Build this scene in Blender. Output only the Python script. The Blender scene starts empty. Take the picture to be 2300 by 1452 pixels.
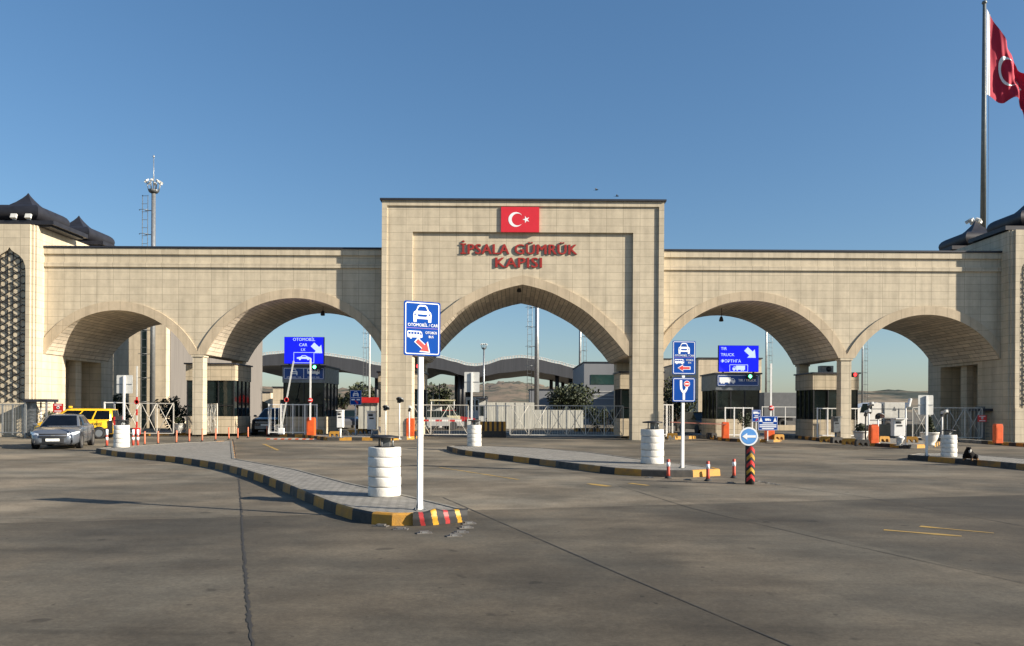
import bpy, bmesh, math, random
from mathutils import Vector, Matrix
R = math.radians
rnd = random.Random(7)
scene = bpy.context.scene
COL = scene.collection

# ---------------------------------------------------------------- camera model (pixels of the 2300 x 1452 photograph)
F, CX, CY, H, S = 1700.0, 1150.0, 918.0, 1.65, 0.0055
def ray(px, py):
    a = (px-CX)/F; b = (CY-py)/F
    return a - b*S, b + a*S
def at(px, py, Y):
    a, b = ray(px, py); return Vector((a*Y, Y, H+b*Y))
def G(px, py, z=0.0):
    a, b = ray(px, py); Y = (z-H)/b
    return Vector((a*Y, Y, z))
def XA(px, Y, py=900): return at(px, py, Y).x
def ZA(py, Y, px=1150): return at(px, py, Y).z

# ---------------------------------------------------------------- materials
MATS = {}
def mat(name, c, rough=.6, metal=0., var=.12, scale=3., bump=0., bscale=40., emit=0., alpha=None, c2=None, spec=None, stretch=None, coat=0.):
    if name in MATS: return MATS[name]
    m = bpy.data.materials.new(name); m.use_nodes = True
    nt = m.node_tree; N = nt.nodes; L = nt.links
    bs = N['Principled BSDF']
    bs.inputs['Roughness'].default_value = rough; bs.inputs['Metallic'].default_value = metal
    if spec is not None: bs.inputs['Specular IOR Level'].default_value = spec
    if coat: bs.inputs['Coat Weight'].default_value = coat; bs.inputs['Coat Roughness'].default_value = .08
    if c2 is None: c2 = tuple(max(0, x*(1-var*1.6)) for x in c); c1 = tuple(min(1, x*(1+var)) for x in c)
    else: c1 = c
    tc = N.new('ShaderNodeTexCoord'); mp = N.new('ShaderNodeMapping')
    L.new(tc.outputs['Object'], mp.inputs['Vector'])
    if stretch: mp.inputs['Scale'].default_value = stretch
    nz = N.new('ShaderNodeTexNoise'); nz.inputs['Scale'].default_value = scale; nz.inputs['Detail'].default_value = 6; nz.inputs['Roughness'].default_value = .62
    L.new(mp.outputs['Vector'], nz.inputs['Vector'])
    rp = N.new('ShaderNodeMapRange'); rp.inputs['From Min'].default_value = .3; rp.inputs['From Max'].default_value = .7
    L.new(nz.outputs['Fac'], rp.inputs['Value'])
    mx = N.new('ShaderNodeMix'); mx.data_type = 'RGBA'
    mx.inputs['A'].default_value = (*c1, 1); mx.inputs['B'].default_value = (*c2, 1)
    L.new(rp.outputs['Result'], mx.inputs['Factor'])
    L.new(mx.outputs['Result'], bs.inputs['Base Color'])
    if bump:
        n2 = N.new('ShaderNodeTexNoise'); n2.inputs['Scale'].default_value = bscale; n2.inputs['Detail'].default_value = 4
        L.new(mp.outputs['Vector'], n2.inputs['Vector'])
        bp = N.new('ShaderNodeBump'); bp.inputs['Strength'].default_value = bump; bp.inputs['Distance'].default_value = .02
        L.new(n2.outputs['Fac'], bp.inputs['Height']); L.new(bp.outputs['Normal'], bs.inputs['Normal'])
    if emit:
        L.new(mx.outputs['Result'], bs.inputs['Emission Color']); bs.inputs['Emission Strength'].default_value = emit
    MATS[name] = m
    return m

def stone_mat(name, c, bw, rh, uv=False, joint=.35, var=.08, msize=.011, off=0., streak=True):
    m = bpy.data.materials.new(name); m.use_nodes = True; MATS[name] = m
    nt = m.node_tree; N = nt.nodes; L = nt.links; bs = N['Principled BSDF']
    bs.inputs['Roughness'].default_value = .75; bs.inputs['Specular IOR Level'].default_value = .25
    tc = N.new('ShaderNodeTexCoord')
    if uv: vec = tc.outputs['UV']
    else:
        sp = N.new('ShaderNodeSeparateXYZ'); L.new(tc.outputs['Object'], sp.inputs[0])
        ge = N.new('ShaderNodeNewGeometry'); sn = N.new('ShaderNodeSeparateXYZ'); L.new(ge.outputs['Normal'], sn.inputs[0])
        ab = N.new('ShaderNodeMath'); ab.operation = 'ABSOLUTE'; L.new(sn.outputs['X'], ab.inputs[0])
        gt = N.new('ShaderNodeMath'); gt.operation = 'GREATER_THAN'; gt.inputs[1].default_value = .7; L.new(ab.outputs[0], gt.inputs[0])
        mx = N.new('ShaderNodeMix'); mx.data_type = 'FLOAT'
        L.new(gt.outputs[0], mx.inputs['Factor']); L.new(sp.outputs['X'], mx.inputs['A']); L.new(sp.outputs['Y'], mx.inputs['B'])
        cb = N.new('ShaderNodeCombineXYZ'); L.new(mx.outputs['Result'], cb.inputs['X']); L.new(sp.outputs['Z'], cb.inputs['Y'])
        vec = cb.outputs[0]
    br = N.new('ShaderNodeTexBrick'); br.offset = off; br.squash = 1
    br.inputs['Scale'].default_value = 1; br.inputs['Brick Width'].default_value = bw; br.inputs['Row Height'].default_value = rh
    br.inputs['Mortar Size'].default_value = msize; br.inputs['Mortar Smooth'].default_value = .1; br.inputs['Bias'].default_value = 0
    br.inputs['Color1'].default_value = (*[x*(1+var) for x in c], 1); br.inputs['Color2'].default_value = (*[x*(1-var) for x in c], 1)
    br.inputs['Mortar'].default_value = (*[x*joint for x in c], 1)
    L.new(vec, br.inputs['Vector'])
    nz = N.new('ShaderNodeTexNoise'); nz.inputs['Scale'].default_value = 2.2; nz.inputs['Detail'].default_value = 8; nz.inputs['Roughness'].default_value = .7
    L.new(tc.outputs['Object'], nz.inputs['Vector'])
    r1 = N.new('ShaderNodeMapRange'); r1.inputs['From Min'].default_value = .3; r1.inputs['From Max'].default_value = .72; r1.inputs['To Min'].default_value = 1.08; r1.inputs['To Max'].default_value = .86
    L.new(nz.outputs['Fac'], r1.inputs['Value'])
    mp = N.new('ShaderNodeMapping'); mp.inputs['Scale'].default_value = (3.2, 3.2, .22); L.new(tc.outputs['Object'], mp.inputs['Vector'])
    n2 = N.new('ShaderNodeTexNoise'); n2.inputs['Scale'].default_value = 1; n2.inputs['Detail'].default_value = 7; L.new(mp.outputs[0], n2.inputs['Vector'])
    r2 = N.new('ShaderNodeMapRange'); r2.inputs['From Min'].default_value = .42; r2.inputs['From Max'].default_value = .75; r2.inputs['To Min'].default_value = 1.02; r2.inputs['To Max'].default_value = .79
    L.new(n2.outputs['Fac'], r2.inputs['Value'])
    mu = N.new('ShaderNodeMath'); mu.operation = 'MULTIPLY'; L.new(r1.outputs[0], mu.inputs[0]); L.new(r2.outputs[0], mu.inputs[1])
    vm = N.new('ShaderNodeVectorMath'); vm.operation = 'SCALE'; L.new(br.outputs['Color'], vm.inputs[0]); L.new(mu.outputs[0], vm.inputs['Scale'])
    L.new(vm.outputs[0], bs.inputs['Base Color'])
    bp = N.new('ShaderNodeBump'); bp.inputs['Strength'].default_value = .35; bp.inputs['Distance'].default_value = .01
    iv = N.new('ShaderNodeMath'); iv.operation = 'SUBTRACT'; iv.inputs[0].default_value = 1; L.new(br.outputs['Fac'], iv.inputs[1])
    L.new(iv.outputs[0], bp.inputs['Height']); L.new(bp.outputs[0], bs.inputs['Normal'])
    return m

def ground_mat():
    m = bpy.data.materials.new('concrete_yard'); m.use_nodes = True
    nt = m.node_tree; N = nt.nodes; L = nt.links; bs = N['Principled BSDF']
    bs.inputs['Roughness'].default_value = .82; bs.inputs['Specular IOR Level'].default_value = .3
    tc = N.new('ShaderNodeTexCoord'); P = tc.outputs['Object']
    def noise(sc, detail, stretch, rot=0, rough=.6):
        mp = N.new('ShaderNodeMapping'); mp.inputs['Scale'].default_value = stretch; mp.inputs['Rotation'].default_value = (0, 0, rot); L.new(P, mp.inputs[0])
        n = N.new('ShaderNodeTexNoise'); n.inputs['Scale'].default_value = sc; n.inputs['Detail'].default_value = detail; n.inputs['Roughness'].default_value = rough
        L.new(mp.outputs[0], n.inputs['Vector']); return n.outputs['Fac']
    def rng(v, a, b, c, d):
        r = N.new('ShaderNodeMapRange'); r.interpolation_type = 'SMOOTHSTEP'
        for k, x in zip(('From Min', 'From Max', 'To Min', 'To Max'), (a, b, c, d)): r.inputs[k].default_value = x
        L.new(v, r.inputs['Value']); return r.outputs[0]
    def mul(a, b):
        k = N.new('ShaderNodeMath'); k.operation = 'MULTIPLY'
        for i, x in enumerate((a, b)):
            if isinstance(x, (int, float)): k.inputs[i].default_value = x
            else: L.new(x, k.inputs[i])
        return k.outputs[0]
    big = rng(noise(.24, 7, (.8, 1, 1), .1, .65), .36, .62, 1.3, .62)           # oily stains
    mid = rng(noise(1.0, 8, (.75, 1, 1), -.12, .68), .3, .7, 1.16, .82)             # tyre-dragged streaks
    trk = rng(noise(1.0, 7, (.3, 1.6, 1), .3, .65), .42, .74, 1.06, .8)
    fine = mul(rng(noise(14, 8, (1, 1, 1), 0, .8), .28, .72, 1.2, .8), rng(noise(42, 4, (.7, 1, 1), .5, .7), .28, .72, 1.16, .84))
    grit = rng(noise(160, 3, (1, 1, 1), 0, .8), .3, .75, 1.06, .9)
    drip = rng(noise(2.6, 2, (1, 1, 1), .4, .4), .70, .76, 1.0, .55)
    drip2 = rng(noise(9, 2, (1, 1, 1), .9, .4), .735, .77, 1.0, .5)
    pale = rng(noise(5.5, 3, (1, 1, 1), 1.3, .5), .70, .76, 1.0, 1.35)
    skid = rng(noise(.8, 4, (.12, 2.6, 1), -.62), .60, .72, 1.0, .78)
    f = mul(mul(mul(mul(big, mid), mul(fine, grit)), mul(trk, skid)), mul(mul(drip, drip2), pale))
    # slabs poured at different times: tone changes at the joints
    sp = N.new('ShaderNodeSeparateXYZ'); L.new(P, sp.inputs[0])
    def half(a, b, c, lo, hi):     # a*x+b*y+c > 0 -> hi else lo
        k1 = N.new('ShaderNodeMath'); k1.operation = 'MULTIPLY_ADD'; L.new(sp.outputs['X'], k1.inputs[0]); k1.inputs[1].default_value = a; k1.inputs[2].default_value = c
        k2 = N.new('ShaderNodeMath'); k2.operation = 'MULTIPLY_ADD'; L.new(sp.outputs['Y'], k2.inputs[0]); k2.inputs[1].default_value = b; L.new(k1.outputs[0], k2.inputs[2])
        g = N.new('ShaderNodeMath'); g.operation = 'GREATER_THAN'; L.new(k2.outputs[0], g.inputs[0]); g.inputs[1].default_value = 0
        return rng(g.outputs[0], 0, 1, lo, hi)
    f = mul(f, SLABS(half, mul))
    hue = noise(.35, 4, (1, 1, 1))
    mx = N.new('ShaderNodeMix'); mx.data_type = 'RGBA'
    mx.inputs['A'].default_value = (.135, .112, .080, 1); mx.inputs['B'].default_value = (.103, .092, .071, 1)
    L.new(rng(hue, .35, .65, 0, 1), mx.inputs['Factor'])
    vm = N.new('ShaderNodeVectorMath'); vm.operation = 'SCALE'; L.new(mx.outputs['Result'], vm.inputs[0]); L.new(f, vm.inputs['Scale'])
    L.new(vm.outputs[0], bs.inputs['Base Color'])
    bp = N.new('ShaderNodeBump'); bp.inputs['Strength'].default_value = .25; bp.inputs['Distance'].default_value = .01
    L.new(noise(60, 6, (1, 1, 1), 0, .75), bp.inputs['Height']); L.new(bp.outputs[0], bs.inputs['Normal'])
    return m

# ---------------------------------------------------------------- mesh building
class MB:
    def __init__(s):
        s.bm = bmesh.new(); s.uv = None; s.mi = 0
    def face(s, pts, mi=None, uvs=None, smooth=False):
        vs = [s.bm.verts.new(p) for p in pts]
        try: f = s.bm.faces.new(vs)
        except ValueError: return None
        f.material_index = s.mi if mi is None else mi; f.smooth = smooth
        if uvs:
            if s.uv is None: s.uv = s.bm.loops.layers.uv.new('UVMap')
            for l, u in zip(f.loops, uvs): l[s.uv].uv = u
        return f
    def grid(s, rows, mi=None, closed=False, smooth=True, uvf=None):
        V = [[s.bm.verts.new(p) for p in r] for r in rows]
        n = len(rows[0])
        if uvf and s.uv is None: s.uv = s.bm.loops.layers.uv.new('UVMap')
        for i in range(len(rows)-1):
            for j in range(n if closed else n-1):
                k = (j+1) % n
                try: f = s.bm.faces.new((V[i][j], V[i][k], V[i+1][k], V[i+1][j]))
                except ValueError: continue
                f.material_index = s.mi if mi is None else mi; f.smooth = smooth
                if uvf:
                    for l, (a, b) in zip(f.loops, ((i, j), (i, j+1), (i+1, j+1), (i+1, j))): l[s.uv].uv = uvf(a, b)
        return V
    def cap(s, ring, mi=None, flip=False):
        try:
            f = s.bm.faces.new(list(reversed(ring)) if flip else ring); f.material_index = s.mi if mi is None else mi
        except ValueError: pass
    def box(s, c, d, mi=None, rz=0., M=None, bev=0.):
        x, y, z = d[0]/2, d[1]/2, d[2]/2
        T = Matrix.Translation(c) @ (M if M is not None else Matrix.Rotation(rz, 4, 'Z'))
        pts = [T @ Vector((sx*x, sy*y, sz*z)) for sz in (-1, 1) for sy in (-1, 1) for sx in (-1, 1)]
        v = [s.bm.verts.new(p) for p in pts]
        fs = []
        for q in ((0, 2, 3, 1), (4, 5, 7, 6), (0, 1, 5, 4), (2, 6, 7, 3), (0, 4, 6, 2), (1, 3, 7, 5)):
            f = s.bm.faces.new([v[i] for i in q]); f.material_index = s.mi if mi is None else mi; fs.append(f)
        if bev:
            es = list({e for f in fs for e in f.edges})
            bmesh.ops.bevel(s.bm, geom=es, offset=bev, segments=2, affect='EDGES', profile=.6, clamp_overlap=True)
    def box2(s, a, b, mi=None):
        s.box(((a[0]+b[0])/2, (a[1]+b[1])/2, (a[2]+b[2])/2), (abs(b[0]-a[0]), abs(b[1]-a[1]), abs(b[2]-a[2])), mi)
    def prism(s, poly, y0, y1, mi=None, M=None, side=None):      # polygon in (x,z) extruded along y
        T = M if M is not None else Matrix.Identity(4)
        a = [s.bm.verts.new(T @ Vector((x, y0, z))) for x, z in poly]; b = [s.bm.verts.new(T @ Vector((x, y1, z))) for x, z in poly]
        m = s.mi if mi is None else mi
        area = sum(poly[i][0]*poly[(i+1) % len(poly)][1]-poly[(i+1) % len(poly)][0]*poly[i][1] for i in range(len(poly)))
        if area < 0: a.reverse(); b.reverse()
        f = s.bm.faces.new(a); f.material_index = m
        f = s.bm.faces.new(b[::-1]); f.material_index = m
        n = len(a)
        for i in range(n):
            f = s.bm.faces.new((a[i], b[i], b[(i+1) % n], a[(i+1) % n])); f.material_index = m if side is None else side
    def slab(s, poly, z0, z1, mi=None, side=None):               # polygon in (x,y) extruded along z
        area = sum(poly[i][0]*poly[(i+1) % len(poly)][1]-poly[(i+1) % len(poly)][0]*poly[i][1] for i in range(len(poly)))
        if area < 0: poly = poly[::-1]
        a = [s.bm.verts.new((p[0], p[1], z0)) for p in poly]; b = [s.bm.verts.new((p[0], p[1], z1)) for p in poly]
        m = s.mi if mi is None else mi; n = len(a)
        f = s.bm.faces.new(a[::-1]); f.material_index = m
        f = s.bm.faces.new(b); f.material_index = m
        for i in range(n):
            f = s.bm.faces.new((a[i], a[(i+1) % n], b[(i+1) % n], b[i])); f.material_index = m if side is None else side
    def cyl(s, p0, p1, r0, r1=None, seg=12, mi=None, caps=True, smooth=True):
        p0 = Vector(p0); p1 = Vector(p1); r1 = r0 if r1 is None else r1
        d = (p1-p0).normalized(); q = d.to_track_quat('Z', 'Y')
        ring = lambda p, r: [p + q @ Vector((r*math.cos(2*math.pi*i/seg), r*math.sin(2*math.pi*i/seg), 0)) for i in range(seg)]
        V = s.grid([ring(p0, r0), ring(p1, r1)], mi, True, smooth)
        if caps: s.cap(V[0], mi, True); s.cap(V[1], mi)
    def lathe(s, prof, seg=20, mi=None, M=None, smooth=True, rot=0.):
        T = M if M is not None else Matrix.Identity(4)
        rows = [[T @ Vector((r*math.cos(rot+2*math.pi*i/seg), r*math.sin(rot+2*math.pi*i/seg), z)) for i in range(seg)] for r, z in prof]
        V = s.grid(rows, mi, True, smooth)
        if prof[0][0] > 1e-4: s.cap(V[0], mi, True)
        if prof[-1][0] > 1e-4: s.cap(V[-1], mi)
    def tube(s, pts, r, seg=8, mi=None, closed=False, caps=True):
        pts = [Vector(p) for p in pts]; n = len(pts); rows = []; up = Vector((0, 0, 1))
        for i, p in enumerate(pts):
            a = pts[(i-1) % n] if (closed or i > 0) else p; b = pts[(i+1) % n] if (closed or i < n-1) else p
            d = (b-a).normalized(); u = up if abs(d.z) < .95 else Vector((0, 1, 0))
            e1 = d.cross(u).normalized(); e2 = e1.cross(d).normalized()
            rows.append([p + (e1*math.cos(2*math.pi*k/seg)+e2*math.sin(2*math.pi*k/seg))*(r[i] if isinstance(r, (list, tuple)) else r) for k in range(seg)])
        if closed: rows.append(rows[0])
        V = s.grid(rows, mi, True, True)
        if caps and not closed: s.cap(V[0], mi); s.cap(V[-1], mi, True)
    def text(s, body, size, M, depth=.004, mi=None, align='CENTER', bold=0., sx=1., sp=1.):
        if bold:        # thicken by two shifted copies, one a hair proud of the other
            for q, dy in ((-1, 0), (1, -.0015 if depth < .02 else -.004)):
                s.text(body, size, Matrix.Translation((q*bold*.5, dy, 0)) @ M, depth, mi, align, 0., sx, sp)
            return
        cu = bpy.data.curves.new('t', 'FONT'); cu.body = body; cu.size = size; cu.align_x = align; cu.align_y = 'CENTER'
        cu.extrude = depth/2; cu.resolution_u = 3; cu.space_character = sp
        o = bpy.data.objects.new('t', cu); me = o.to_mesh()
        T = M @ Matrix.Rotation(R(90), 4, 'X') @ Matrix.Diagonal((sx, 1, 1, 1))
        vs = [s.bm.verts.new(T @ v.co) for v in me.vertices]
        for p in me.polygons:
            try:
                f = s.bm.faces.new([vs[i] for i in p.vertices]); f.material_index = s.mi if mi is None else mi
            except ValueError: pass
        o.to_mesh_clear(); bpy.data.objects.remove(o); bpy.data.curves.remove(cu)
    def build(s, name, mats, parent=None, loc=None, rz=0., recalc=True, subsurf=0, auto=False, weld=False):
        if weld: bmesh.ops.remove_doubles(s.bm, verts=s.bm.verts, dist=1e-4)
        if recalc: bmesh.ops.recalc_face_normals(s.bm, faces=s.bm.faces)
        me = bpy.data.meshes.new(name); s.bm.to_mesh(me); s.bm.free()
        for m in (mats if isinstance(mats, (list, tuple)) else [mats]): me.materials.append(m)
        o = bpy.data.objects.new(name, me); COL.objects.link(o)
        if parent: o.parent = parent
        if loc is not None: o.location = loc
        o.rotation_euler.z = rz
        if subsurf:
            md = o.modifiers.new('s', 'SUBSURF'); md.levels = subsurf; md.render_levels = subsurf
        return o

def tag(o, label=None, cat=None, group=None, kind=None):
    if label: o['label'] = label
    if cat: o['category'] = cat
    if group: o['group'] = group
    if kind: o['kind'] = kind
    return o
def thing(name, label, cat, loc=(0, 0, 0), rz=0., group=None):
    o = bpy.data.objects.new(name, None); COL.objects.link(o); o.empty_display_size = .2
    o.location = loc; o.rotation_euler.z = rz
    return tag(o, label, cat, group)
def dup(root, loc=None, rz=None, label=None, group=None, scale=None):
    def cp(o, par):
        c = o.copy(); COL.objects.link(c)
        if par: c.parent = par
        for ch in list(o.children): cp(ch, c)
        return c
    r = cp(root, None)
    if loc is not None: r.location = loc
    if rz is not None: r.rotation_euler.z = rz
    if scale is not None: r.scale = (scale,)*3 if isinstance(scale, (int, float)) else scale
    if label: r['label'] = label
    if group: r['group'] = group
    return r
ORD = ['first', 'second', 'third', 'fourth', 'fifth', 'sixth', 'seventh', 'eighth', 'ninth', 'tenth', 'eleventh', 'twelfth', 'thirteenth', 'fourteenth']
# ---------------------------------------------------------------- palette
stone = stone_mat('cream_stone', (.54, .466, .345), .885, .405, joint=.6, var=.06)
band_st = stone_mat('arch_stone', (.50, .41, .29), .62, 3.0, joint=.55, msize=.007, var=.06)
soffit = stone_mat('vault_lining', (.62, .535, .42), 1.6, .24, uv=True, joint=.3, msize=.014, var=.16, off=.5)
booth_st = stone_mat('booth_stone', (.50, .42, .30), .6, .4, joint=.45)
warm_wall = stone_mat('pale_render', (.60, .50, .36), 2.4, 1.2, joint=.75, msize=.02, var=.04)
slate = mat('slate_metal', (.03, .03, .037), .5, .35, .2, 2)
dark_cap = mat('dark_capping', (.03, .032, .042), .5, .2)
glass = mat('dark_glass', (.008, .014, .014), .07, 0, .3, .8, spec=.4)
cglass = mat('car_glass', (.004, .005, .007), .05, 0, .2, 2, spec=.22)
glass_g = mat('green_glass', (.02, .05, .045), .08, 0, .3, .6, spec=.7)
white = mat('white_paint', (.74, .73, .70), .45, 0, .06, 4)
wtyre = mat('white_tyre_paint', (.78, .76, .71), .6, 0, .09, 4.5, .35, 60, c2=(.55, .525, .47))
offw = mat('dull_white', (.55, .55, .52), .5, 0, .12, 3)
galv = mat('galvanised', (.36, .37, .37), .42, .7, .15, 6)
for _m in (glass, glass_g):
    _n = _m.node_tree; _z = _n.nodes.new('ShaderNodeTexNoise'); _z.inputs['Scale'].default_value = 1.1; _z.inputs['Detail'].default_value = 2
    _b = _n.nodes.new('ShaderNodeBump'); _b.inputs['Strength'].default_value = .25; _b.inputs['Distance'].default_value = .05
    _t = _n.nodes.new('ShaderNodeTexCoord'); _n.links.new(_t.outputs['Object'], _z.inputs['Vector']); _n.links.new(_z.outputs['Fac'], _b.inputs['Height']); _n.links.new(_b.outputs['Normal'], _n.nodes['Principled BSDF'].inputs['Normal'])
steel = mat('grey_steel', (.20, .21, .215), .45, .55, .2, 5)
blk = mat('black_metal', (.018, .018, .02), .5, .1)
rubber = mat('rubber', (.022, .022, .023), .75)
yel = mat('kerb_yellow', (.52, .25, .018), .65, 0, .3, 6, .3, 50, c2=(.34, .18, .04))
kblk = mat('kerb_black', (.024, .023, .022), .75, 0, .3, 6, .3, 50, c2=(.055, .05, .043))
yel_d = mat('worn_kerb_yellow', (.56, .25, .03), .75, 0, .42, 5, .3, 50, c2=(.34, .165, .05))
org = mat('orange_paint', (.72, .11, .02), .45, 0, .1)
red = mat('red_paint', (.55, .022, .02), .45)
redd = mat('red_plastic', (.50, .075, .045), .55)
sblue = mat('sign_blue', (.001, .052, .29), .7, 0, .06, spec=.1)
sblue2 = mat('sign_dark_blue', (.008, .05, .23), .35, 0, .06)
swhite = mat('sign_white', (.80, .82, .84), .4, 0, .02)
flagred = mat('flag_red', (.60, .012, .03), .75, 0, .05)
led_blue = mat('led_blue', (.003, .006, .55), .4, 0, .05, emit=.8)
led_white = mat('led_text', (.42, .5, .85), .4, 0, .02, emit=.7)
lred = mat('lamp_red', (.9, .02, .02), .3, emit=4)
lgreen = mat('lamp_green', (.1, .95, .35), .3, emit=4)
leafA = mat('leaf_dark', (.02, .03, .01), .7, 0, .45, 1.3)
leafB = mat('leaf_mid', (.042, .052, .013), .7, 0, .45, 1.3)
bark = mat('bark', (.08, .06, .04), .85)
soil = mat('soil', (.05, .035, .022), .9)
lot_red = mat('letter_red', (.34, .03, .022), .45, 0, .05)
lot_side = mat('letter_side', (.06, .05, .05), .5)

# ---------------------------------------------------------------- world, sun, camera
SUN_EL, SUN_TAN = 23.5, .352
az = math.atan(SUN_TAN)
trav = Vector((-math.cos(az)*math.cos(R(SUN_EL)), math.sin(az)*math.cos(R(SUN_EL)), -math.sin(R(SUN_EL))))
w = bpy.data.worlds.new('World'); scene.world = w; w.use_nodes = True
sky = w.node_tree.nodes.new('ShaderNodeTexSky'); sky.sky_type = 'NISHITA'; sky.sun_disc = False
sky.sun_elevation = R(SUN_EL); sky.sun_rotation = R(90)+az
sky.altitude = 0; sky.air_density = 1.1; sky.dust_density = .7; sky.ozone_density = 4.7
_g = w.node_tree.nodes.new('ShaderNodeGamma'); _g.inputs[1].default_value = .78
_h = w.node_tree.nodes.new('ShaderNodeHueSaturation'); _h.inputs['Saturation'].default_value = 1.2; _h.inputs['Hue'].default_value = .502
w.node_tree.links.new(sky.outputs[0], _g.inputs[0]); w.node_tree.links.new(_g.outputs[0], _h.inputs['Color'])
w.node_tree.links.new(_h.outputs[0], w.node_tree.nodes['Background'].inputs[0])
w.node_tree.nodes['Background'].inputs[1].default_value = .089
sl = bpy.data.lights.new('sun', 'SUN'); sl.energy = 5.0; sl.angle = R(.5); sl.color = (1, .90, .75)
so = bpy.data.objects.new('sun', sl); COL.objects.link(so); so.rotation_euler = trav.to_track_quat('-Z', 'Y').to_euler(); so.location = (60, -20, 40)
cd = bpy.data.cameras.new('camera'); co = bpy.data.objects.new('camera', cd); COL.objects.link(co)
cd.sensor_width = 36; cd.lens = 36*F/2300; cd.shift_y = (CY-726)/2300; cd.clip_end = 20000; cd.clip_start = .1
co.location = (0, 0, H); co.rotation_euler = (R(90), -S, 0); scene.camera = co
scene.view_settings.view_transform = 'Standard'; scene.view_settings.look = 'None'; scene.view_settings.exposure = 1.05; scene.view_settings.gamma = 1

# ---------------------------------------------------------------- ground, joints, markings
def line_of(p, q):
    a, b = G(*p), G(*q); n = Vector((-(b.y-a.y), b.x-a.x)); n.normalize(); return n.x, n.y, -(n.x*a.x+n.y*a.y)
def SLABS(half, mul):
    l1 = line_of((537, 1075), (567, 1452)); l2 = line_of((940, 1100), (1780, 1452)); l3 = line_of((1390, 1090), (2300, 1311)); l4 = line_of((0, 1176), (540, 1161))
    f = half(*l1, 1.08, .94); f = mul(f, half(*l2, .94, 1.06)); f = mul(f, half(*l3, 1.0, .8)); return mul(f, half(*l4, .77, 1.33))
gm = ground_mat()
b = MB(); n = 40
b.face([(-4000, -400, 0), (4000, -400, 0), (4000, 6000, 0), (-4000, 6000, 0)])
tag(b.build('ground', gm), kind='structure')
joint_m = mat('joint_sealant', (.03, .028, .025), .8)
def strip(b, pts, w, z, mi=0, jit=0., per=.5):
    P = []
    for i in range(len(pts)-1):
        a, c = Vector(pts[i]), Vector(pts[i+1]); m = max(1, int((c-a).length/per))
        for k in range(m): P.append(a.lerp(c, k/m))
    P.append(Vector(pts[-1])); rows = []
    for i, p in enumerate(P):
        d = (P[min(i+1, len(P)-1)]-P[max(i-1, 0)]); nn = Vector((-d.y, d.x, 0)).normalized()
        j = rnd.uniform(-jit, jit); ww = w*(1+rnd.uniform(-.5, .6)*(1 if jit else 0))
        rows.append([p+nn*(j+ww/2)+Vector((0, 0, z)), p+nn*(j-ww/2)+Vector((0, 0, z))])
    b.grid(rows, mi, smooth=False)
b = MB()
strip(b, [G(*p) for p in ((536, 1074), (541, 1130), (545, 1200), (552, 1290), (560, 1380), (570, 1465))], .026, .004, 0, .012, .07)
strip(b, [G(*p) for p in ((995, 1118), (1120, 1172), (1400, 1293), (1800, 1462))], .016, .004, 0, .003, .3)
strip(b, [G(*p) for p in ((1390, 1092), (1556, 1143), (1850, 1212), (2340, 1320))], .013, .004, 0, .005, .4)
strip(b, [G(*p) for p in ((1760, 1092), (1950, 1118), (2340, 1190))], .016, .004, 0, .008, .5)
strip(b, [G(*p) for p in ((-40, 1178), (240, 1166), (540, 1160))], .012, .004, 0, .006, .3)
strip(b, [G(*p) for p in ((528, 1032), (523, 987))], .07, .004, 0, .01, .5)
tag(b.build('ground_joints', joint_m, recalc=False), kind='structure')
ypaint = mat('worn_road_yellow', (.44, .27, .04), .75, 0, .4, 3, c2=(.24, .165, .06))
b = MB()
for pts, w in (([(1985, 1191), (2160, 1205)], .10), ([(2066, 1183), (2232, 1198)], .09), ([(1322, 1087), (1368, 1093)], .16), ([(1415, 1086), (1456, 1091)], .14),
               ([(985, 1050), (1165, 1078)], .07), ([(593, 998), (625, 1012)], .12)):
    strip(b, [G(*p) for p in pts], w, .004, 0, .008, .25)
tag(b.build('road_markings', ypaint, recalc=False), kind='structure')

# ---------------------------------------------------------------- traffic islands
pave = stone_mat('block_paving', (.27, .255, .225), .22, .11, joint=.4, msize=.010, off=.5, var=.14)
def flat_stone(name, c, bw, rh):        # paving laid in x,y
    m = MATS['block_paving'].copy(); m.name = name
    nt = m.node_tree
    br = [x for x in nt.nodes if x.type == 'TEX_BRICK'][0]; tc = [x for x in nt.nodes if x.type == 'TEX_COORD'][0]
    mp = nt.nodes.new('ShaderNodeMapping'); mp.inputs['Rotation'].default_value = (0, 0, R(38))
    nt.links.new(tc.outputs['Object'], mp.inputs[0]); nt.links.new(mp.outputs[0], br.inputs['Vector'])
    br.inputs['Brick Width'].default_value = bw; br.inputs['Row Height'].default_value = rh
    return m
pave_flat = flat_stone('island_pavers', None, .2, .1)
yel_w = mat('scraped_kerb_yellow', (.48, .22, .045), .8, 0, .3, 4, .4, 40, c2=(.22, .145, .075)); kblk_w = mat('scraped_kerb_black', (.03, .028, .026), .8, 0, .3, 4, .4, 40, c2=(.11, .10, .085))
kerb_top = mat('kerb_stone', (.20, .185, .155), .8, 0, .25, 6, .3, 50)
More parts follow.
